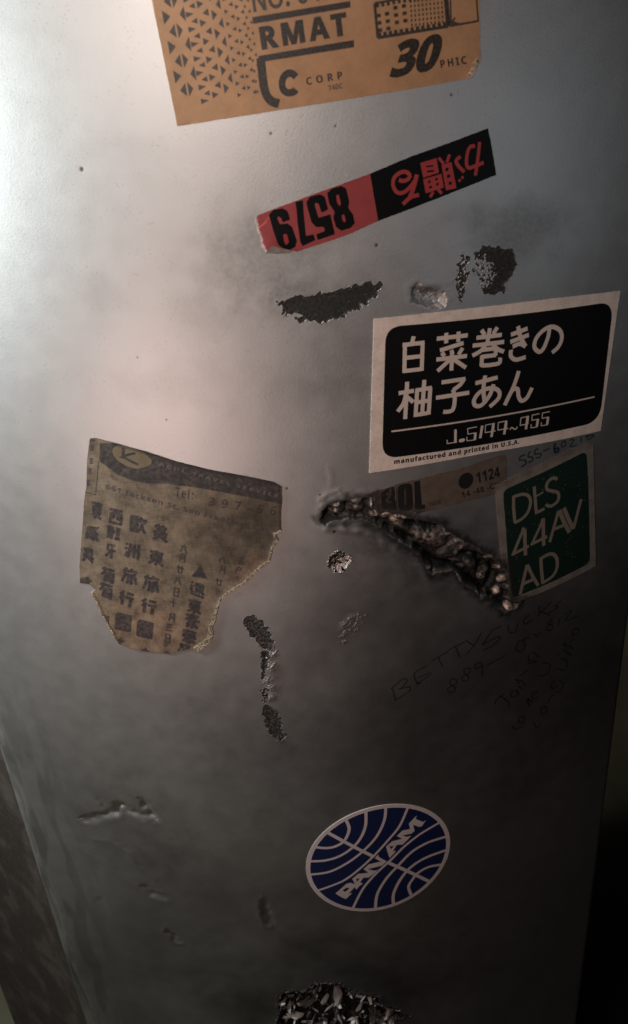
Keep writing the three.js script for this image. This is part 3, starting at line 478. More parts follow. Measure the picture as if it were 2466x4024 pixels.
// --- red and black strip, pasted upside down
{
  const f = frame(990, 640, 2.7455), g = frame(1480, 520, 3.1458), fb = frame(950, 480, 1.3727);
  const out = [...pts(f, '30,600 80,560 190,515 700,325 1268,118'), ...pts(fb, '900,190 1150,100 1325,34 1340,100 1370,284 1080,400 735,532'), ...pts(f, '1000,785 480,955 432,942 300,912 210,886 175,915 148,962 118,915 92,850 88,810 60,740')];
  const P = new Print(out, 6), R = css(0, 0, 0), red = css(150, 58, 58);
  P.fill([f(1268, 100), ...pts(fb, '1325,10 1400,290 735,560'), f(1360, 640)], css(5, 5, 6));
  const up8 = (s, TL, TR, BL, w) => P.glyph(s, TL, TR, BL, w, R);
  const blk = css(5, 5, 6), poly = (fr, t, c) => P.fill(pts(fr, t), c, 2.2);
  poly(f, '180,560 230,505 330,490 382,520 410,610 330,642 312,590 275,575 272,605 300,662 380,652 432,692 482,840 465,905 400,938 330,915 280,880 230,740', blk); poly(f, '332,770 372,762 398,855 362,885 340,840', red);
  poly(f, '465,420 548,402 555,540 580,788 662,770 682,832 545,896 520,860 490,650 478,500', blk);
  poly(f, '583,425 620,365 730,338 782,365 820,500 748,537 715,438 682,428 674,455 715,592 842,553 892,768 705,832 690,770 782,737 776,690 690,692 640,640 600,500', blk);
  poly(f, '808,325 860,275 960,248 1012,275 1047,420 1035,482 1087,560 1107,650 1060,702 960,732 903,690 873,590 890,530 830,440', blk); poly(f, '903,350 932,338 958,440 942,468 915,432', red); poly(f, '963,562 992,553 1008,622 992,648 970,612', red);
  // the characters as they stand, head down
  const bar = (t, w, bend = true) => P.line(pts(g, t), w / 5.137, red, bend), blot = (x, y, w, h) => P.fill([g(x - w, y - h + 4), g(x + w, y - h - 4), g(x + w, y + h - 4), g(x - w, y + h + 4)], css(5, 5, 6));
  bar('1268,118 1248,300 1215,535', 46); bar('1212,170 1150,180 1115,262 1105,390 1135,440 1220,412 1318,372', 46); bar('1032,298 975,352 1010,420 1078,490', 46); bar('1004,604 1036,586', 34); bar('1040,566 1070,550', 34);
  P.fill(pts(g, '532,378 735,315 766,498 570,562'), red); P.fill(pts(g, '568,578 796,510 826,682 600,756'), red); blot(650, 418, 42, 9); blot(660, 480, 42, 10); blot(646, 610, 15, 14); blot(736, 578, 15, 14); blot(660, 676, 15, 14); blot(746, 640, 15, 14); bar('696,735 655,802', 40); bar('752,705 802,758', 40);
  P.fill(pts(g, '795,402 920,365 982,690 850,718'), red); blot(864, 458, 18, 19); blot(884, 541, 18, 19); blot(904, 628, 18, 19); bar('826,392 760,312', 38); bar('862,372 896,272', 40);
  bar('520,772 420,800 318,888', 52); bar('398,812 450,690 492,520', 56); bar('490,560 420,662 335,738 250,742 200,660 212,562 290,496 365,492 405,535 375,585 310,600 270,585', 50);
  P.line([f(60, 720), f(180, 590)], 2.5, css(190, 90, 90)); P.line([f(80, 690), f(160, 640)], 1.4, css(196, 104, 104));
  const tip = uv(...f(148, 962)), edge = pts(f, '30,600 60,740 88,810 92,850 118,915 148,962').map((q) => uv(...q));
  const map = P.finish((x, y) => { const k = 1 + 0.18 * (fbm(x / 8, y / 8, 3, 220) - 0.5); return [0.275 * k, 0.052 * k, 0.054 * k]; }, () => 1, (x, y, c) => { const [d] = dLine(edge, x, y), t = smooth(1.1, 0.2, d + (noise(x / 0.7, y / 0.7, 221) - 0.5) * 1.2) * 0.9; return [lerp(c[0], 0.6, t), lerp(c[1], 0.52, t), lerp(c[2], 0.48, t)]; });
  const o = new THREE.Group(); o.name = nameOf('warning_strip'); scene.add(o); tag(o, 'red and black strip sticker with upside-down number 8579 and a curled torn end', 'sticker');
  const lift = (x, y) => 1.7 * smooth(17, 0, Math.hypot(x - tip[0], (y - tip[1]) * 1.3)) ** 1.3;
  mesh('strip_sheet', sheetGeometry(ragged(P.o, (x, y) => 0.14 + 0.5 * smooth(4, 0, dLine(edge, x, y)[0]), 222, 0.6), (x, y) => bare(x, y) + 0.28 + lift(x, y), 0.25, P, 2.5), stickerMat('printed vinyl', map, 0.55, 0.000008, { specularIntensity: 0.35 }), o);
  const curl = onPanel(f, '150,958 175,918 212,888 300,914 440,944 400,962 280,966'), m = new THREE.MeshStandardMaterial({ name: 'sticky paper backing', color: new THREE.Color(0.2, 0.17, 0.15), roughness: 0.8, side: THREE.DoubleSide });
  mesh('curled_corner', sheetGeometry(ragged(curl, 0.12, 223, 0.6), (x, y) => bare(x, y) + 0.4 + lift(x, y) * 0.55 + 0.5 * noise(x / 3, y / 3, 224), 0.2, null, 1.5), m, o).userData.label = 'grey curled-back corner showing its paper side';
}
// --- black Japanese label with white border
{
  const f = frame(1050, 900, 1.0664), n = frame(1500, 1560, 2.0405);
  const out = pts(f, '446,376 800,337 1200,290 1478,258 1468,320 1395,845 900,940 427,1022 436,700'), P = new Print(out, 6), W = css(206, 192, 182), Kx = css(13, 13, 14), scuff = (n) => { for (let i = 0; i < n; i++) { const x = P.w * rnd(), y = P.h * rnd(), a = rnd() * 6.3, l = 8 + 50 * rnd() * rnd(), c = P.i; c.strokeStyle = css(150, 140, 130, 0.05 + 0.16 * rnd()); c.lineWidth = 0.7 + rnd(); curve(c, [[x, y], [x + Math.cos(a) * l * 0.5 + 2, y + Math.sin(a) * l * 0.5 - 2], [x + Math.cos(a) * l, y + Math.sin(a) * l]]); c.stroke(); } };
  P.fill(pts(f, '495,410 1449,303 1391,806 480,962'), Kx, 62 / 1.74 * 1.1);
  const G = [
    ['22,22 22,97;14,22 86,22;80,22 80,97;22,57 80,57;22,92 80,92;50,2 44,22', '548,452 676,438 545,610'],
    ['4,14 96,14;32,2 32,28;68,2 68,28;84,32 14,44;20,50 28,60;48,46 52,58;82,44 70,60;4,66 96,66;50,56 50,99;48,68 8,96;52,68 94,96', '703,436 845,420 700,603'],
    ['28,4 38,18;74,2 62,18;14,23 88,23;4,42 96,42;52,2 46,42;~42,42 28,58 4,68;~62,42 76,58 97,68;30,56 72,56;72,52 72,76;30,74 74,74;32,70 32,94;~32,90 36,97 82,97 86,82', '855,420 1000,403 850,582'],
    ['16,24 84,12;14,44 90,30;~44,2 56,34 78,62;~78,62 54,52 24,58;~18,66 18,84 40,96 80,92', '1003,408 1106,396 1000,558'],
    ['~54,16 50,44 36,80 22,88 8,70 14,42 38,18 64,12 88,28 94,54 84,80 64,97', '1108,403 1242,388 1106,532'],
    ['2,28 46,28;25,2 25,99;~24,30 18,56 2,76;28,42 46,58;55,26 55,98;50,28 97,28;93,26 93,98;74,4 74,94;55,60 93,60;55,93 93,93', '548,642 695,618 540,803'],
    ['16,10 84,10;~82,8 70,24 50,36;~50,34 56,60 52,90 34,94 24,92;2,50 98,50', '705,630 852,608 700,782'],
    ['14,20 84,14;~44,2 40,40 46,86;~72,32 60,64 36,88 16,86 12,68 30,48 62,42 88,54 90,76 62,98', '852,620 986,597 848,762'],
    ['~52,2 36,44 6,98;~6,98 30,58 48,56 52,78 62,94 80,88 97,60', '985,603 1113,580 985,742']];
  for (const [s, q] of G) P.glyph(s, ...pts(f, q), 10.4, W);
  P.line([f(522, 847), f(1367, 703)], 4.4, W, false, 'round');
  const d = '519,340 521,374 598,362 596,290 588,262';
  // thin-and-thick display numerals: heavy right or lower stem, hairline elsewhere
  const thick = (t) => P.line(pts(n, t), 6.4, W, false), thin = (t) => P.line(pts(n, t), 2.4, W, false);
  thin('521,342 521,372 600,360'); thick('588,258 587,366'); P.line(pts(n, '628,348 650,344'), 8.5, W, false, 'round');
  thin('760,238 685,252 688,296 752,286'); thick('748,284 742,344'); thin('745,342 680,350 678,318'); thick('802,228 786,330');
  for (const [x, y] of [[828, 312], [930, 292]]) { thin([[x, y - 88], [x + 70, y - 102], [x + 66, y - 40], [x - 2, y - 28], [x, y - 90]].map((q) => q.join()).join(' ')); thick(`${x + 64},${y - 102} ${x + 48},${y + 8}`); thin(`${x + 40},${y - 34} ${x + 82},${y - 42}`); }
  P.line(pts(n, '1026,262 1032,246 1046,246 1058,256 1074,254 1082,236'), 3, W);
  thin('1112,166 1174,152 1168,214 1106,226 1112,164'); thick('1166,154 1152,258'); for (const x of [0, 82]) { thin([[1262 + x, 132], [1202 + x, 144], [1200 + x, 186], [1252 + x, 176]].map(([a, b]) => [a, b - x * 0.2].join()).join(' ')); thick(`${1248 + x},${174 - x * 0.2} ${1240 + x},${236 - x * 0.2}`); thin(`${1244 + x},${238 - x * 0.2} ${1192 + x},${246 - x * 0.2} ${1194 + x},${216 - x * 0.2}`); }
  P.text('manufactured and printed in U.S.A.', n(94, 536), n(1102, 372), n(93, 500), css(9, 9, 9), { bold: 6, spacing: 7, cap: 0.74 });
  scuff(34);
  const map = P.finish((x, y) => { const k = 1 + 0.3 * (fbm(x / 9, y / 9, 4, 230) - 0.5) - 0.1 * smooth(0.6, 0.75, fbm(x / 2.5, y / 2.5, 3, 232)); return [0.70 * k, 0.60 * k, 0.53 * k]; });
  const o = mesh('recipe_label', sheetGeometry(ragged(P.o, 0.1, 231), (x, y) => bare(x, y) + 0.3, 0.34, P, 3), stickerMat('gloss label', map, 0.5, 0.00001, { specularIntensity: 0.5 }), scene);
  tag(o, 'black rounded-panel label with white border and two lines of Japanese characters', 'label');
}
// --- scorched tan label under it
{
  const f = frame(1440, 1760, 2.5167);
  const out = pts(f, '0,458 60,428 200,392 330,345 540,300 720,250 900,212 1100,142 1300,78 1360,70 1378,92 1385,180 1382,300 1330,420 1262,458 1000,525 700,600 500,645 465,625 400,660 330,650 250,640 190,615 110,628 70,560 75,470'), P = new Print(out, 6), K = css(8, 8, 8);
  P.fill(pts(f, '140,442 200,400 268,382 282,450 275,490 300,560 290,612 150,600'), K); P.fill(pts(f, '302,390 330,362 420,345 448,362 462,590 420,622 310,618'), K, 12); P.fill(pts(f, '468,335 525,318 545,560 578,556 575,602 475,605'), K);
  P.fill(pts(f, '368,410 386,402 392,560 372,568'), css(62, 52, 44)); P.line(pts(f, '232,400 225,470 196,520 240,540'), 7, css(56, 48, 40)); P.line(pts(f, '196,440 205,470'), 5, css(56, 48, 40)); P.line(pts(f, '292,385 300,620'), 3.4, css(60, 52, 44));
  const c = uv(...f(980, 324)), q = P.px(c); P.i.fillStyle = K; P.i.beginPath(); P.i.ellipse(q[0], q[1], 72 * P.k(f(980, 324)) / 4.11, 80 * P.k(f(980, 324)) / 4.11, 0, 0, 7); P.i.fill();
  P.text('1124', f(1088, 350), f(1320, 282), f(1075, 248), K, { bold: 3, spacing: 4 });
  P.text('14 -48 -CN', f(940, 495), f(1325, 380), f(930, 440), css(16, 15, 14), { bold: 1, spacing: 4 });
  P.text('740B', f(620, 582), f(738, 552), f(612, 542), css(28, 25, 22), { bold: 1, spacing: 14 });
  const burnLine = onPanel(f, '0,458 75,470 70,560 110,628 250,645 400,665 500,648');
  const map = P.finish((x, y) => { const k = (0.9 + 0.5 * (fbm(x / 7, y / 7, 4, 240) - 0.5)) * (1 + 0.25 * (noise(x / 0.7, y / 0.7, 241) - 0.5)); return [0.115 * k, 0.085 * k, 0.066 * k]; }, (x, y) => 0.92 + 0.2 * fbm(x / 2, y / 2, 3, 242), (x, y, col) => { const [d] = dLine(burnLine, x, y), t = smooth(7, 0.3, d + (fbm(x / 3, y / 3, 3, 243) - 0.5) * 5) * 0.85; return [lerp(col[0], 0.018, t), lerp(col[1], 0.015, t), lerp(col[2], 0.013, t)]; });
  const o = mesh('serial_label', sheetGeometry(ragged(P.o, (x, y) => 0.12 + 0.7 * smooth(3, 0, dLine(burnLine, x, y)[0]), 244), (x, y) => bare(x, y) + 0.25 + 0.5 * smooth(3.5, 0, dLine(burnLine, x, y)[0]), 0.5, P, 2), stickerMat('old paper label', map, 0.72, 0.00003), scene);
  tag(o, 'scorched tan strip label numbered 1124, one end burnt into the gouge', 'label');
}
// --- green label
{
  const f = frame(1940, 1740, 3.5952);
  const out = pts(f, '15,590 150,525 700,280 1150,65 1340,5 1395,10 1400,300 1415,900 1435,1735 1000,1960 640,2120 330,2235 240,2225 205,2120 225,2010 195,1920 205,1800 180,1720 120,1700 95,1660 60,1250 20,720'), P = new Print(out, 6), T = css(130, 118, 106);
  P.fill(pts(f, '120,668 700,405 1300,110 1325,500 1352,1690 860,1940 250,2190 205,1850 165,1250'), css(9, 36, 28), 60 / 5.87 * 1.5);
  const L = (t, bend = true, w = 7.6) => P.line(pts(f, t), w, T, bend);
  L('272,745 270,900 290,1125', false); L('258,760 400,722 480,745 510,830 480,960 400,1060 285,1128'); L('562,612 575,780 592,990', false); L('575,990 710,925', false); L('560,770 690,690', true, 4);
  L('892,505 820,495 750,555 735,625 760,665 880,690 910,745 885,830 800,890 745,880 728,862');
  L('412,1190 400,1240 255,1590', false); L('248,1575 488,1452', false); L('428,1215 432,1400 440,1585', false, 8.5); L('688,1060 640,1190 520,1445', false, 6.5); L('515,1430 748,1318', false, 8); L('690,1065 692,1280 698,1450', false, 8.5);
  L('905,955 850,1150 780,1400', false); L('915,950 980,1110 1060,1260', false, 9.5); L('830,1220 990,1155', false, 8); L('980,915 1040,1060 1110,1210', false, 9.5); L('1225,790 1180,960 1115,1215', false);
  L('465,1715 430,1850 362,2140', false, 8); L('465,1720 540,1880 620,2015', false); L('400,1990 560,1920', false, 8); L('655,1620 665,1800 685,1985', false, 8); L('640,1640 760,1572 840,1575 885,1650 880,1770 820,1880 680,1975', true, 8);
  const cornerBurn = onPanel(f, '120,1700 200,1850 215,2100 260,2240 420,2225'), top = onPanel(f, '15,590 150,525 700,280 1150,65 1340,5');
  const map = P.finish((x, y) => { const k = (0.9 + 0.55 * (fbm(x / 9, y / 9, 4, 250) - 0.5)) * (1 + 0.2 * (noise(x / 0.7, y / 0.7, 251) - 0.5)), [d] = dLine(top, x, y), t = smooth(6, 1, d) * 0.35 * fbm(x / 5, y / 5, 2, 252) * 2; return [lerp(0.22, 0.13, t) * k, lerp(0.195, 0.09, t) * k, lerp(0.17, 0.065, t) * k]; }, (x, y) => 1.12 - 0.4 * smooth(0.62, 0.8, fbm(x / 2.2, y / 2.2, 4, 253)) * smooth(0.45, 0.6, noise(x / 14, y / 14, 254)), (x, y, c) => { const [d] = dLine(cornerBurn, x, y), t = smooth(8, 0.3, d + (fbm(x / 3, y / 3, 3, 255) - 0.5) * 6) * 0.85; return [lerp(c[0], 0.02, t), lerp(c[1], 0.018, t), lerp(c[2], 0.015, t)]; });
  const o = mesh('green_label', sheetGeometry(ragged(P.o, (x, y) => 0.1 + 0.8 * smooth(3, 0, dLine(cornerBurn, x, y)[0]), 256), (x, y) => bare(x, y) + 0.5 + 0.6 * smooth(4, 0, dLine(cornerBurn, x, y)[0]), 0.7, P, 2), stickerMat('green printed label', map, 0.6, 0.00003), scene);
  tag(o, 'dark green label lettered DLS 44AV AD with tan border and burnt lower corner', 'label');
}
// --- torn newspaper cutting
{
  const f = frame(280, 1680, 1.6778), a = frame(300, 1700, 3.2826), b = frame(300, 2100, 2.6964), c = frame(660, 1760, 3.02);
  const tornR = pts(f, '1383,680 1340,700 1360,740 1325,790 1305,880 1250,920 1190,980 1130,1030 1050,1075 985,1130 965,1180 950,1260 930,1320 930,1390 890,1440 830,1475'), tornL = pts(f, '133,1085 160,1130 190,1200 225,1270 270,1350 300,1415');
  const out = [...pts(f, '122,72 160,68 300,105 500,160 700,225 900,275 1150,320 1340,360 1385,392 1388,480 1380,560'), ...tornR, ...pts(f, '770,1460 700,1475 650,1490 580,1480 450,1468 380,1450'), ...tornL.slice().reverse(), ...pts(f, '162,1068 120,1030 58,1022 55,905 62,800 75,640 85,480 100,380 105,200')];
  const P = new Print(out, 6), K = css(34, 32, 40), K2 = css(42, 40, 46);
  P.line(pts(a, '290,370 250,795 110,765'), 2.6, K2, false); 
  for (const [x, y] of [[205, 190], [195, 360], [180, 490], [155, 640]]) P.glyph('10,20 90,20;50,2 50,98;20,50 84,50;14,90 90,84', a(x - 34, y - 40), a(x + 30, y - 40), a(x - 34, y + 40), 3.4, K2);
  P.fill(pts(a, '300,130 520,130 900,240').concat(pts(c, '0,120 640,275 1200,390 1330,440 1335,660 1000,590 640,520 300,460 0,425'), pts(a, '1300,655 900,650 700,605 540,540 420,450 300,365')), css(36, 34, 40));
  P.line(pts(a, '610,430 550,540'), 3, css(30, 28, 28)); P.fill(pts(a, '455,240 480,180 560,150 700,185 900,270 985,370 930,430 780,465 620,420 500,330'), css(104, 91, 70), 10);
  P.line(pts(a, '610,190 600,320'), 8, K); P.line(pts(a, '760,260 620,310 800,410'), 6, K); P.line(pts(a, '560,310 640,330'), 4, K);
  P.text('ACHL TRAVEL SERVICE', a(1060, 420), c(1310, 590), a(1070, 376), css(92, 86, 80), { font: 'bold', spacing: 22 });
  P.text('Tel:', c(85, 570), c(300, 612), c(92, 460), K, { spacing: 14 }); P.text('397-56', c(470, 680), c(1280, 800), c(485, 575), css(48, 40, 40), { spacing: 46 });
  P.text('661 Jackson St. San Francisco Cal', a(370, 715), c(1180, 1000), a(378, 655), css(54, 48, 50), { spacing: 6, bold: 5 });
  const Z = {
    xia: '6,8 94,8;50,8 45,20;24,20 76,20 76,62 24,62 24,20;24,34 76,34;24,48 76,48;40,62 12,84;30,70 72,70 24,99;38,76 88,99', wei: '18,14 86,14;18,14 6,92;28,30 56,30;44,40 30,62 56,82;54,44 28,86;62,4 70,60 96,92;90,40 54,94;80,2 92,10', yi: '12,14 88,14;24,32 78,32 78,50 24,50 24,66 88,66 82,80;50,2 48,60 10,97;52,66 92,97',
    xi: '4,12 96,12;14,34 14,96 86,96 86,34 14,34;38,12 36,54 24,70;62,12 62,66 82,66', ban: '4,16 32,16;4,46 32,46;2,80 34,74;18,16 18,78;40,10 36,92;64,16 98,16;64,46 98,46;58,82 99,80;80,16 80,82;46,32 48,50', ya: '14,14 88,14;26,14 22,48 96,48;60,14 60,92 44,92;56,50 8,92',
    pu: '4,14 96,14;32,2 32,26;66,2 66,26;28,28 6,56;20,36 88,36 86,94 72,94;26,50 72,50;32,58 32,94;32,58 66,58 66,94;32,74 66,74;48,44 48,92', tao: '4,14 96,14;32,2 32,26;66,2 66,26;28,28 6,56;20,36 88,36 86,94 72,94;40,42 26,56;34,52 70,52;24,66 76,66;50,52 50,88;32,74 32,88 68,88 68,74',
    ou: '4,8 52,8;8,8 8,94 54,94;18,20 42,20 42,40 18,40 18,20;14,52 26,52 26,78 14,78 14,52;34,52 48,52 48,78 34,78 34,52;68,2 56,40;64,20 96,20 86,38;76,38 74,62 52,97;76,60 98,97', zhou: '8,12 18,22;4,40 14,48;6,94 22,60;36,8 34,60 22,96;60,8 60,94;86,4 86,99;28,36 30,54;48,36 52,54;72,36 76,54', lu: '22,2 26,14;4,22 48,22;20,22 16,60 2,96;20,44 42,44 38,92 26,92;62,2 52,28;58,18 98,18;90,34 56,44;62,44 60,96 74,86;74,42 98,96;94,54 78,66',
    xing: '34,4 6,30;38,28 4,58;24,46 24,99;48,14 96,14;44,42 99,42;76,42 76,92 60,92', tuan: '6,4 6,98 94,98 94,4 6,4;20,20 80,20;50,10 50,56;30,30 70,30 70,52 30,52 30,30;30,41 70,41;18,60 82,60;20,74 80,74;62,60 62,90 52,90;34,78 42,88', mei: '30,2 38,16;70,2 60,16;12,20 88,20;20,36 80,36;6,52 94,52;50,20 50,52;12,68 90,68;50,54 46,70 8,98;54,70 94,98', dong: '8,16 92,16;22,30 78,30 78,62 22,62 22,30;22,46 78,46;50,2 50,99;46,64 6,94;54,64 94,94',
    yuan: '34,14 92,14;62,2 62,26;28,26 98,26;42,36 84,36 84,50 42,50 42,36;60,50 34,78;62,58 62,84;74,56 94,80;10,6 20,18;4,34 20,34 8,56 20,72 8,84;8,84 30,88 98,96', hao: '50,0 50,12;6,14 94,14;28,22 74,22 74,34 28,34 28,22;6,42 94,42 88,54;24,54 78,54;56,54 14,78;48,62 60,82 48,98;50,72 12,96;60,66 92,96', hua: '4,14 96,14;32,2 32,26;66,2 66,26;8,34 92,34;22,34 22,62;78,34 78,62;2,50 98,50;16,64 84,64;6,80 94,80;50,26 50,99;36,34 36,64;64,34 64,64',
    liu: '50,4 54,18;6,28 94,28;36,42 10,94;62,42 92,92', yue: '26,6 26,60 8,96;26,6 80,6 80,94 64,94;26,34 80,34;26,58 80,58', ri: '22,6 22,96 80,96 80,6 22,6;22,50 80,50', nian: '6,32 94,32;28,6 28,92;72,6 72,92;28,90 72,90', ba: '40,18 8,92;58,10 66,50 96,92', shi: '4,46 96,46;50,4 50,98', san: '12,16 88,16;18,48 82,48;4,84 96,84', wu: '10,12 90,12;46,12 34,88;16,46 76,46 72,88;2,88 98,88', hu: '50,2 56,14;24,22 80,22 80,50 24,50;24,22 22,60 8,97' };
  const put = (k, fr, x, y, w, h, pen, col = K) => P.glyph(Z[k], fr(x, y), fr(x + w, y + w * 0.25), fr(x - h * 0.07, y + h), pen * 1.22, col); // rows run down to the right
  put('xia', a, 195, 875, 160, 210, 5.6); put('wei', a, 130, 1175, 170, 200, 6); put('yi', b, 60, 115, 140, 160, 5.6);
  put('xi', a, 425, 950, 190, 200, 6); put('ban', a, 395, 1170, 185, 200, 6); put('ya', b, 310, 70, 120, 165, 5.2); put('pu', b, 265, 325, 150, 165, 5.6); put('tao', b, 245, 490, 150, 165, 5.6);
  put('ou', a, 700, 1045, 205, 215, 6.4); put('zhou', b, 515, 60, 175, 175, 6); put('lu', b, 490, 330, 165, 170, 5.6); put('xing', b, 455, 575, 165, 160, 6.2); put('tuan', b, 425, 825, 155, 160, 6.6);
  put('mei', a, 985, 1150, 215, 220, 6.4); put('dong', b, 765, 140, 175, 165, 6.2); put('lu', b, 715, 405, 170, 175, 6); put('xing', b, 690, 655, 165, 160, 6.4); put('tuan', b, 655, 900, 155, 160, 6.8);
  const small = css(46, 42, 46);
  [['liu', 1100, 90], ['yue', 1088, 190], ['nian', 1062, 310], ['ba', 1035, 430], ['ri', 1022, 550], ['shi', 990, 665], ['yue', 975, 820], ['san', 945, 925], ['ri', 930, 1040]].forEach(([k, x, y]) => put(k, b, x, y, 82, 92, 3.2, small)); P.line(pts(b, '950,1145 965,1165 945,1180 930,1160 950,1145'), 3, small);
  P.fill(pts(b, '1315,322 1215,440 1390,468'), K); [['yuan', 480], ['dong', 660], ['hao', 815], ['hua', 985]].forEach(([k, y], i) => put(k, b, 1205 - i * 28, y, 160, 155, 5.4)); put('lu', b, 1085, 1135, 130, 100, 4.6);
  [['wu', f, 1095, 845], ['hu', f, 1080, 905], ['ba', f, 975, 835], ['yue', f, 975, 900], ['nian', f, 950, 985]].forEach(([k, fr, x, y]) => put(k, fr, x, y, 50, 52, 3, small));
  [['shi', 420, 1080], ['shi', 690, 1180], ['shi', 920, 1215]].forEach(([k, x, y]) => put(k, b, x, y, 90, 70, 4)); put('hua', b, 285, 845, 70, 90, 4);
  P.fill(pts(f, '60,990 110,980 140,1010 110,1032 58,1022'), css(36, 40, 38)); P.fill(pts(f, '122,72 158,68 158,90 124,98'), css(40, 42, 42));
  const R = tornR.map((q) => uv(...q)), Lm = tornL.map((q) => uv(...q)), topE = onPanel(f, '300,105 500,160 700,225 900,275 1150,320 1340,360 1385,392 1388,480 1380,680');
  const mid = uv(...f(1100, 700)), dark2 = uv(...f(1270, 620)), warm = uv(...f(500, 1350)), warm2 = uv(...f(1200, 950));
  const map = P.finish((x, y) => {
    const n = fbm(x / 11, y / 11, 4, 260), s = fbm(x / 1.6, y / 4.2, 3, 261), fib = fbm(x / 7, y / 0.7, 2, 262), k = (0.76 + 0.9 * (n - 0.5) + 0.35 * (s - 0.5) + 0.3 * (fib - 0.5)) * (1 - 0.42 * smooth(38, 8, Math.hypot(x - mid[0], y - mid[1]))) * (1 - 0.35 * smooth(22, 4, Math.hypot(x - dark2[0], y - dark2[1]))), w = 0.9 * smooth(36, 6, Math.hypot(x - warm[0], y - warm[1])) + 0.8 * smooth(18, 4, Math.hypot(x - warm2[0], y - warm2[1]));
    return [lerp(0.178, 0.235, w) * k, lerp(0.138, 0.158, w) * k, lerp(0.096, 0.105, w) * k];
  }, (x, y) => 0.5 + 0.6 * fbm(x / 2.6, y / 2.6, 4, 263), (x, y, col) => {
    const d = Math.min(dLine(R, x, y)[0], dLine(Lm, x, y)[0]), t = smooth(1.8, 0.1, d + (noise(x / 0.7, y / 0.7, 264) - 0.5) * 1.2) * 0.55, e = smooth(2.4, 0.2, dLine(topE, x, y)[0]) * 0.5; let o2 = [lerp(col[0], 0.34, t), lerp(col[1], 0.29, t), lerp(col[2], 0.2, t)].map((v) => v * (1 - e));
    if (noise(x / 0.5, y / 0.5, 265) > 0.985) o2 = o2.map((v) => v + 0.12); return o2;
  });
  const o = new THREE.Group(); o.name = nameOf('newspaper_cutting'); scene.add(o); tag(o, 'torn brown newspaper cutting with columns of Chinese print and a K emblem', 'newspaper cutting');
  const rag = (x, y) => 0.12 + 0.7 * smooth(2.5, 0, Math.min(dLine(R, x, y)[0], dLine(Lm, x, y)[0]));
  const crease = onPanel(a, '610,430 540,550 450,590');
  mesh('paper_sheet', sheetGeometry(ragged(P.o, rag, 266, 0.6), (x, y) => bare(x, y) + 0.34 + 0.28 * (fbm(x / 9, y / 9, 2, 267)) + 0.4 * smooth(3, 0, dLine(R, x, y)[0]) - 0.2 * Math.exp(-((dLine(crease, x, y)[0] / 0.7) ** 2)), 0.75, P, 2), stickerMat('aged newsprint', map, 0.8, 0.00004), o);
  const fray = new THREE.MeshStandardMaterial({ name: 'torn paper fibre', color: new THREE.Color(0.25, 0.21, 0.15), roughness: 1, side: THREE.DoubleSide });
  const ribbon = (line, w, s) => ragged([...line, ...line.slice().reverse().map(([x, y], i, q) => { const n = q.length, p0 = q[Math.max(i - 1, 0)], p1 = q[Math.min(i + 1, n - 1)], l = Math.hypot(p1[0] - p0[0], p1[1] - p0[1]) || 1, k = w(1 - i / (n - 1)); return [x - ((p1[1] - p0[1]) / l) * k, y + ((p1[0] - p0[0]) / l) * k]; })], 0.35, s, 0.5);
  mesh('torn_edge', sheetGeometry(ribbon(R, (t) => 0.7 + 2.6 * smooth(0.7, 0.9, t) + 0.9 * noise(t * 14, 0, 270), 268), (x, y) => bare(x, y) + 0.8 + 0.6 * noise(x / 1.1, y / 1.1, 269), 0.9, null, 0.9), fray, o).userData.label = 'frayed pale torn edge at the lower right';
  mesh('torn_edge', sheetGeometry(ribbon(Lm.slice().reverse(), (t) => 0.5 + 0.5 * noise(t * 9, 0, 271), 272), (x, y) => bare(x, y) + 0.7 + 0.5 * noise(x / 0.6, y / 0.6, 273), 0.7, null, 0.9), fray, o).userData.label = 'thin pale torn edge at the lower left';
}
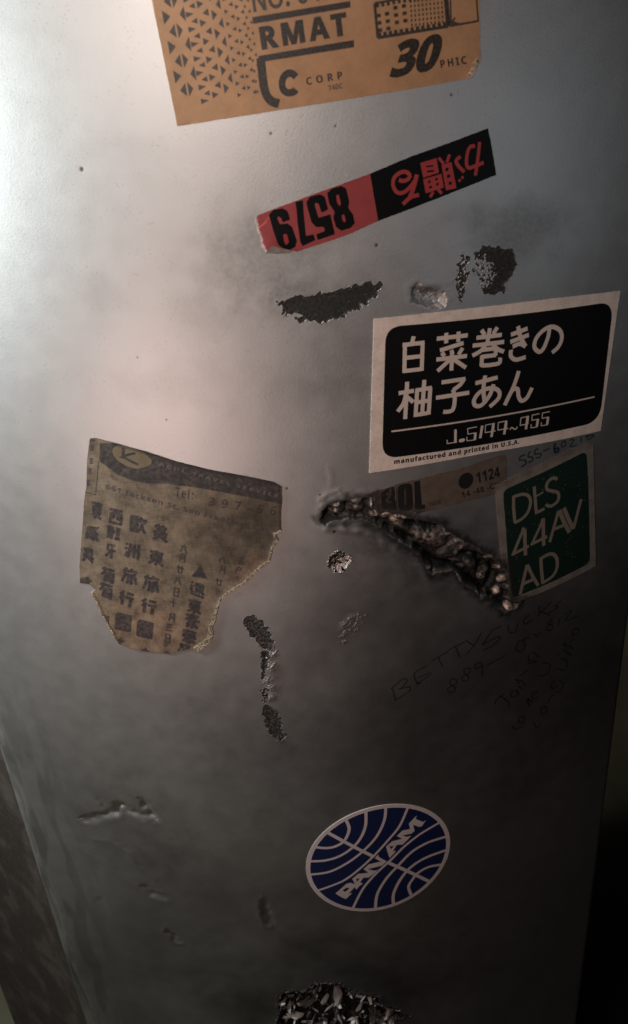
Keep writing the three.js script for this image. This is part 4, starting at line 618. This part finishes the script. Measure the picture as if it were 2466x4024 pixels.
// --- round blue sticker
{
  const f = frame(1150, 3100, 2.1571), g = frame(1300, 3180, 3.775);
  const rim = onPanel(f, '105,640 610,1040 1330,450 900,115 200,440 1150,180 1250,260 1165,790 220,890 850,1005 400,262');
  let cx = 0, cy = 0; for (let it = 0, px = rim.reduce((s, q) => s + q[0], 0) / rim.length, py = rim.reduce((s, q) => s + q[1], 0) / rim.length; it < 400; it++) { let r = rim.reduce((s, q) => s + Math.hypot(q[0] - px, q[1] - py), 0) / rim.length, gx = 0, gy = 0; for (const q of rim) { const d = Math.hypot(q[0] - px, q[1] - py); gx += ((d - r) * (q[0] - px)) / d; gy += ((d - r) * (q[1] - py)) / d; } px += (gx / rim.length) * 0.8; py += (gy / rim.length) * 0.8; cx = px; cy = py; }
  const r = rim.reduce((s, q) => s + Math.hypot(q[0] - cx, q[1] - cy), 0) / rim.length, ring = Array.from({ length: 120 }, (_, i) => [cx + r * Math.cos((i * Math.PI) / 60), cy + r * Math.sin((i * Math.PI) / 60)]);
  const P = new Print([f(105, 640)], 7); P.o = ring; P.b = box(ring, 2); P.w = P.canvas.width = P.ink.width = Math.ceil((P.b[2] - P.b[0]) * 7); P.h = P.canvas.height = P.ink.height = Math.ceil((P.b[3] - P.b[1]) * 7);
  const W = css(228, 216, 216), q = P.px([cx, cy]), c = P.i;
  c.fillStyle = css(27, 39, 86); c.beginPath(); c.arc(q[0], q[1], r * 7 * 0.94, 0, 7); c.fill(); c.save(); c.beginPath(); c.arc(q[0], q[1], r * 7 * 0.95, 0, 7); c.clip();
  const L = (t, w) => P.line(pts(f, t), w / 3.52, W);
  L('290,366 500,480 690,575', 28); L('795,618 960,690 1160,785', 28);
  L('980,140 905,310 800,440 690,560 560,680 420,780 215,858', 20); L('1250,278 1080,380 940,490 830,600 700,720 590,850 505,1015', 20);
  L('787,140 775,260 710,400 600,520 470,620 310,700 140,725', 22); L('618,185 615,310 570,420 500,500 390,570 270,605 140,612', 23); L('448,258 476,340 436,436 360,485 280,500 180,490', 24);
  L('1300,402 1150,450 1010,530 890,650 790,760 715,890 698,1020', 22); L('1300,516 1150,570 1040,630 960,700 890,800 850,900 853,985', 23); L('1255,640 1150,660 1060,710 1010,770 980,830 1005,905', 22);
  c.restore();
  const poly = (t) => P.fill(pts(g, t), W), hole = (t) => P.fill(pts(g, t), css(27, 39, 86));
  poly('62,1245 230,1100 290,1085 350,1110 352,1150 290,1215 262,1248 320,1235 290,1262 220,1328 150,1300'); hole('172,1200 230,1158 265,1165 262,1180 205,1222');
  poly('312,1030 400,955 552,935 478,888 560,810 735,772 645,722 700,665 705,702 825,768 760,830 545,885 640,908 698,888 640,950 560,1008 480,1012 430,1080 475,1100 425,1130 375,1188 350,1150 345,1090'); hole('368,1030 428,1022 385,1068');
  poly('812,552 905,470 1052,435 972,392 1060,310 1170,290 1152,208 1240,115 1270,88 1255,140 1365,185 1410,155 1345,250 1305,258 1215,225 1240,318 1190,358 1060,385 1120,405 1188,388 1130,455 1060,520 975,525 915,620 965,612 925,660 865,722'); hole('865,545 930,545 890,590');
  const map = P.finish(() => [0.78, 0.70, 0.70]);
  const o = mesh('globe_sticker', sheetGeometry(ring, (x, y) => bare(x, y) + 0.24, 0.28, P, 3), stickerMat('blue vinyl', map, 0.5, 0.000006), scene);
  tag(o, 'round blue sticker with white globe lines and slanting white lettering', 'sticker');
}

// ---------------------------------------------------------------- floor
{
  const tone = (w, h, fn) => { const c = document.createElement('canvas'); c.width = w; c.height = h; const x = c.getContext('2d'), im = x.createImageData(w, h); for (let j = 0; j < h; j++) for (let i = 0; i < w; i++) { const k = fn(i, j), q = (j * w + i) * 4; for (let n = 0; n < 3; n++) im.data[q + n] = toS(k[n]); im.data[q + 3] = 255; } x.putImageData(im, 0, 0); const t = new THREE.CanvasTexture(c); t.colorSpace = THREE.SRGBColorSpace; t.wrapS = t.wrapT = THREE.MirroredRepeatWrapping; return t; };
  // worn olive floor with the shadow of the casing painted black beside and behind it; 4 m square, laid out in metres
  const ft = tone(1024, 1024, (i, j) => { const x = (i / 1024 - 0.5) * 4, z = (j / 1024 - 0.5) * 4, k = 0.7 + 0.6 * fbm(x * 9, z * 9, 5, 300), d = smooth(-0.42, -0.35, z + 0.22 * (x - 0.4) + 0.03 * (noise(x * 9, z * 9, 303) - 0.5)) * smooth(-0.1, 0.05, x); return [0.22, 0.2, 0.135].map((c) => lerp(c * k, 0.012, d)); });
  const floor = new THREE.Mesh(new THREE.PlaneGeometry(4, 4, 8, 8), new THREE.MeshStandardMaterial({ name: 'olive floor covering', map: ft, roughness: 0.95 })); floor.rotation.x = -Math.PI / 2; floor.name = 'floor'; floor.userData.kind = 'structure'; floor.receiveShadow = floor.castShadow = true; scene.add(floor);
  const spot = new THREE.SpotLight(new THREE.Color(1, 0.97, 0.8), 0.42, 0, RAD(24), 0.8, 2); spot.name = 'added_floor_fill'; spot.position.set(1.25, 1.3, -1.1); spot.target.position.set(0.62, 0, -0.82); spot.castShadow = true; spot.shadow.radius = 2; scene.add(spot, spot.target);  // unseen spot, added only to brighten the far strip of floor
}
renderer.render(scene, camera);
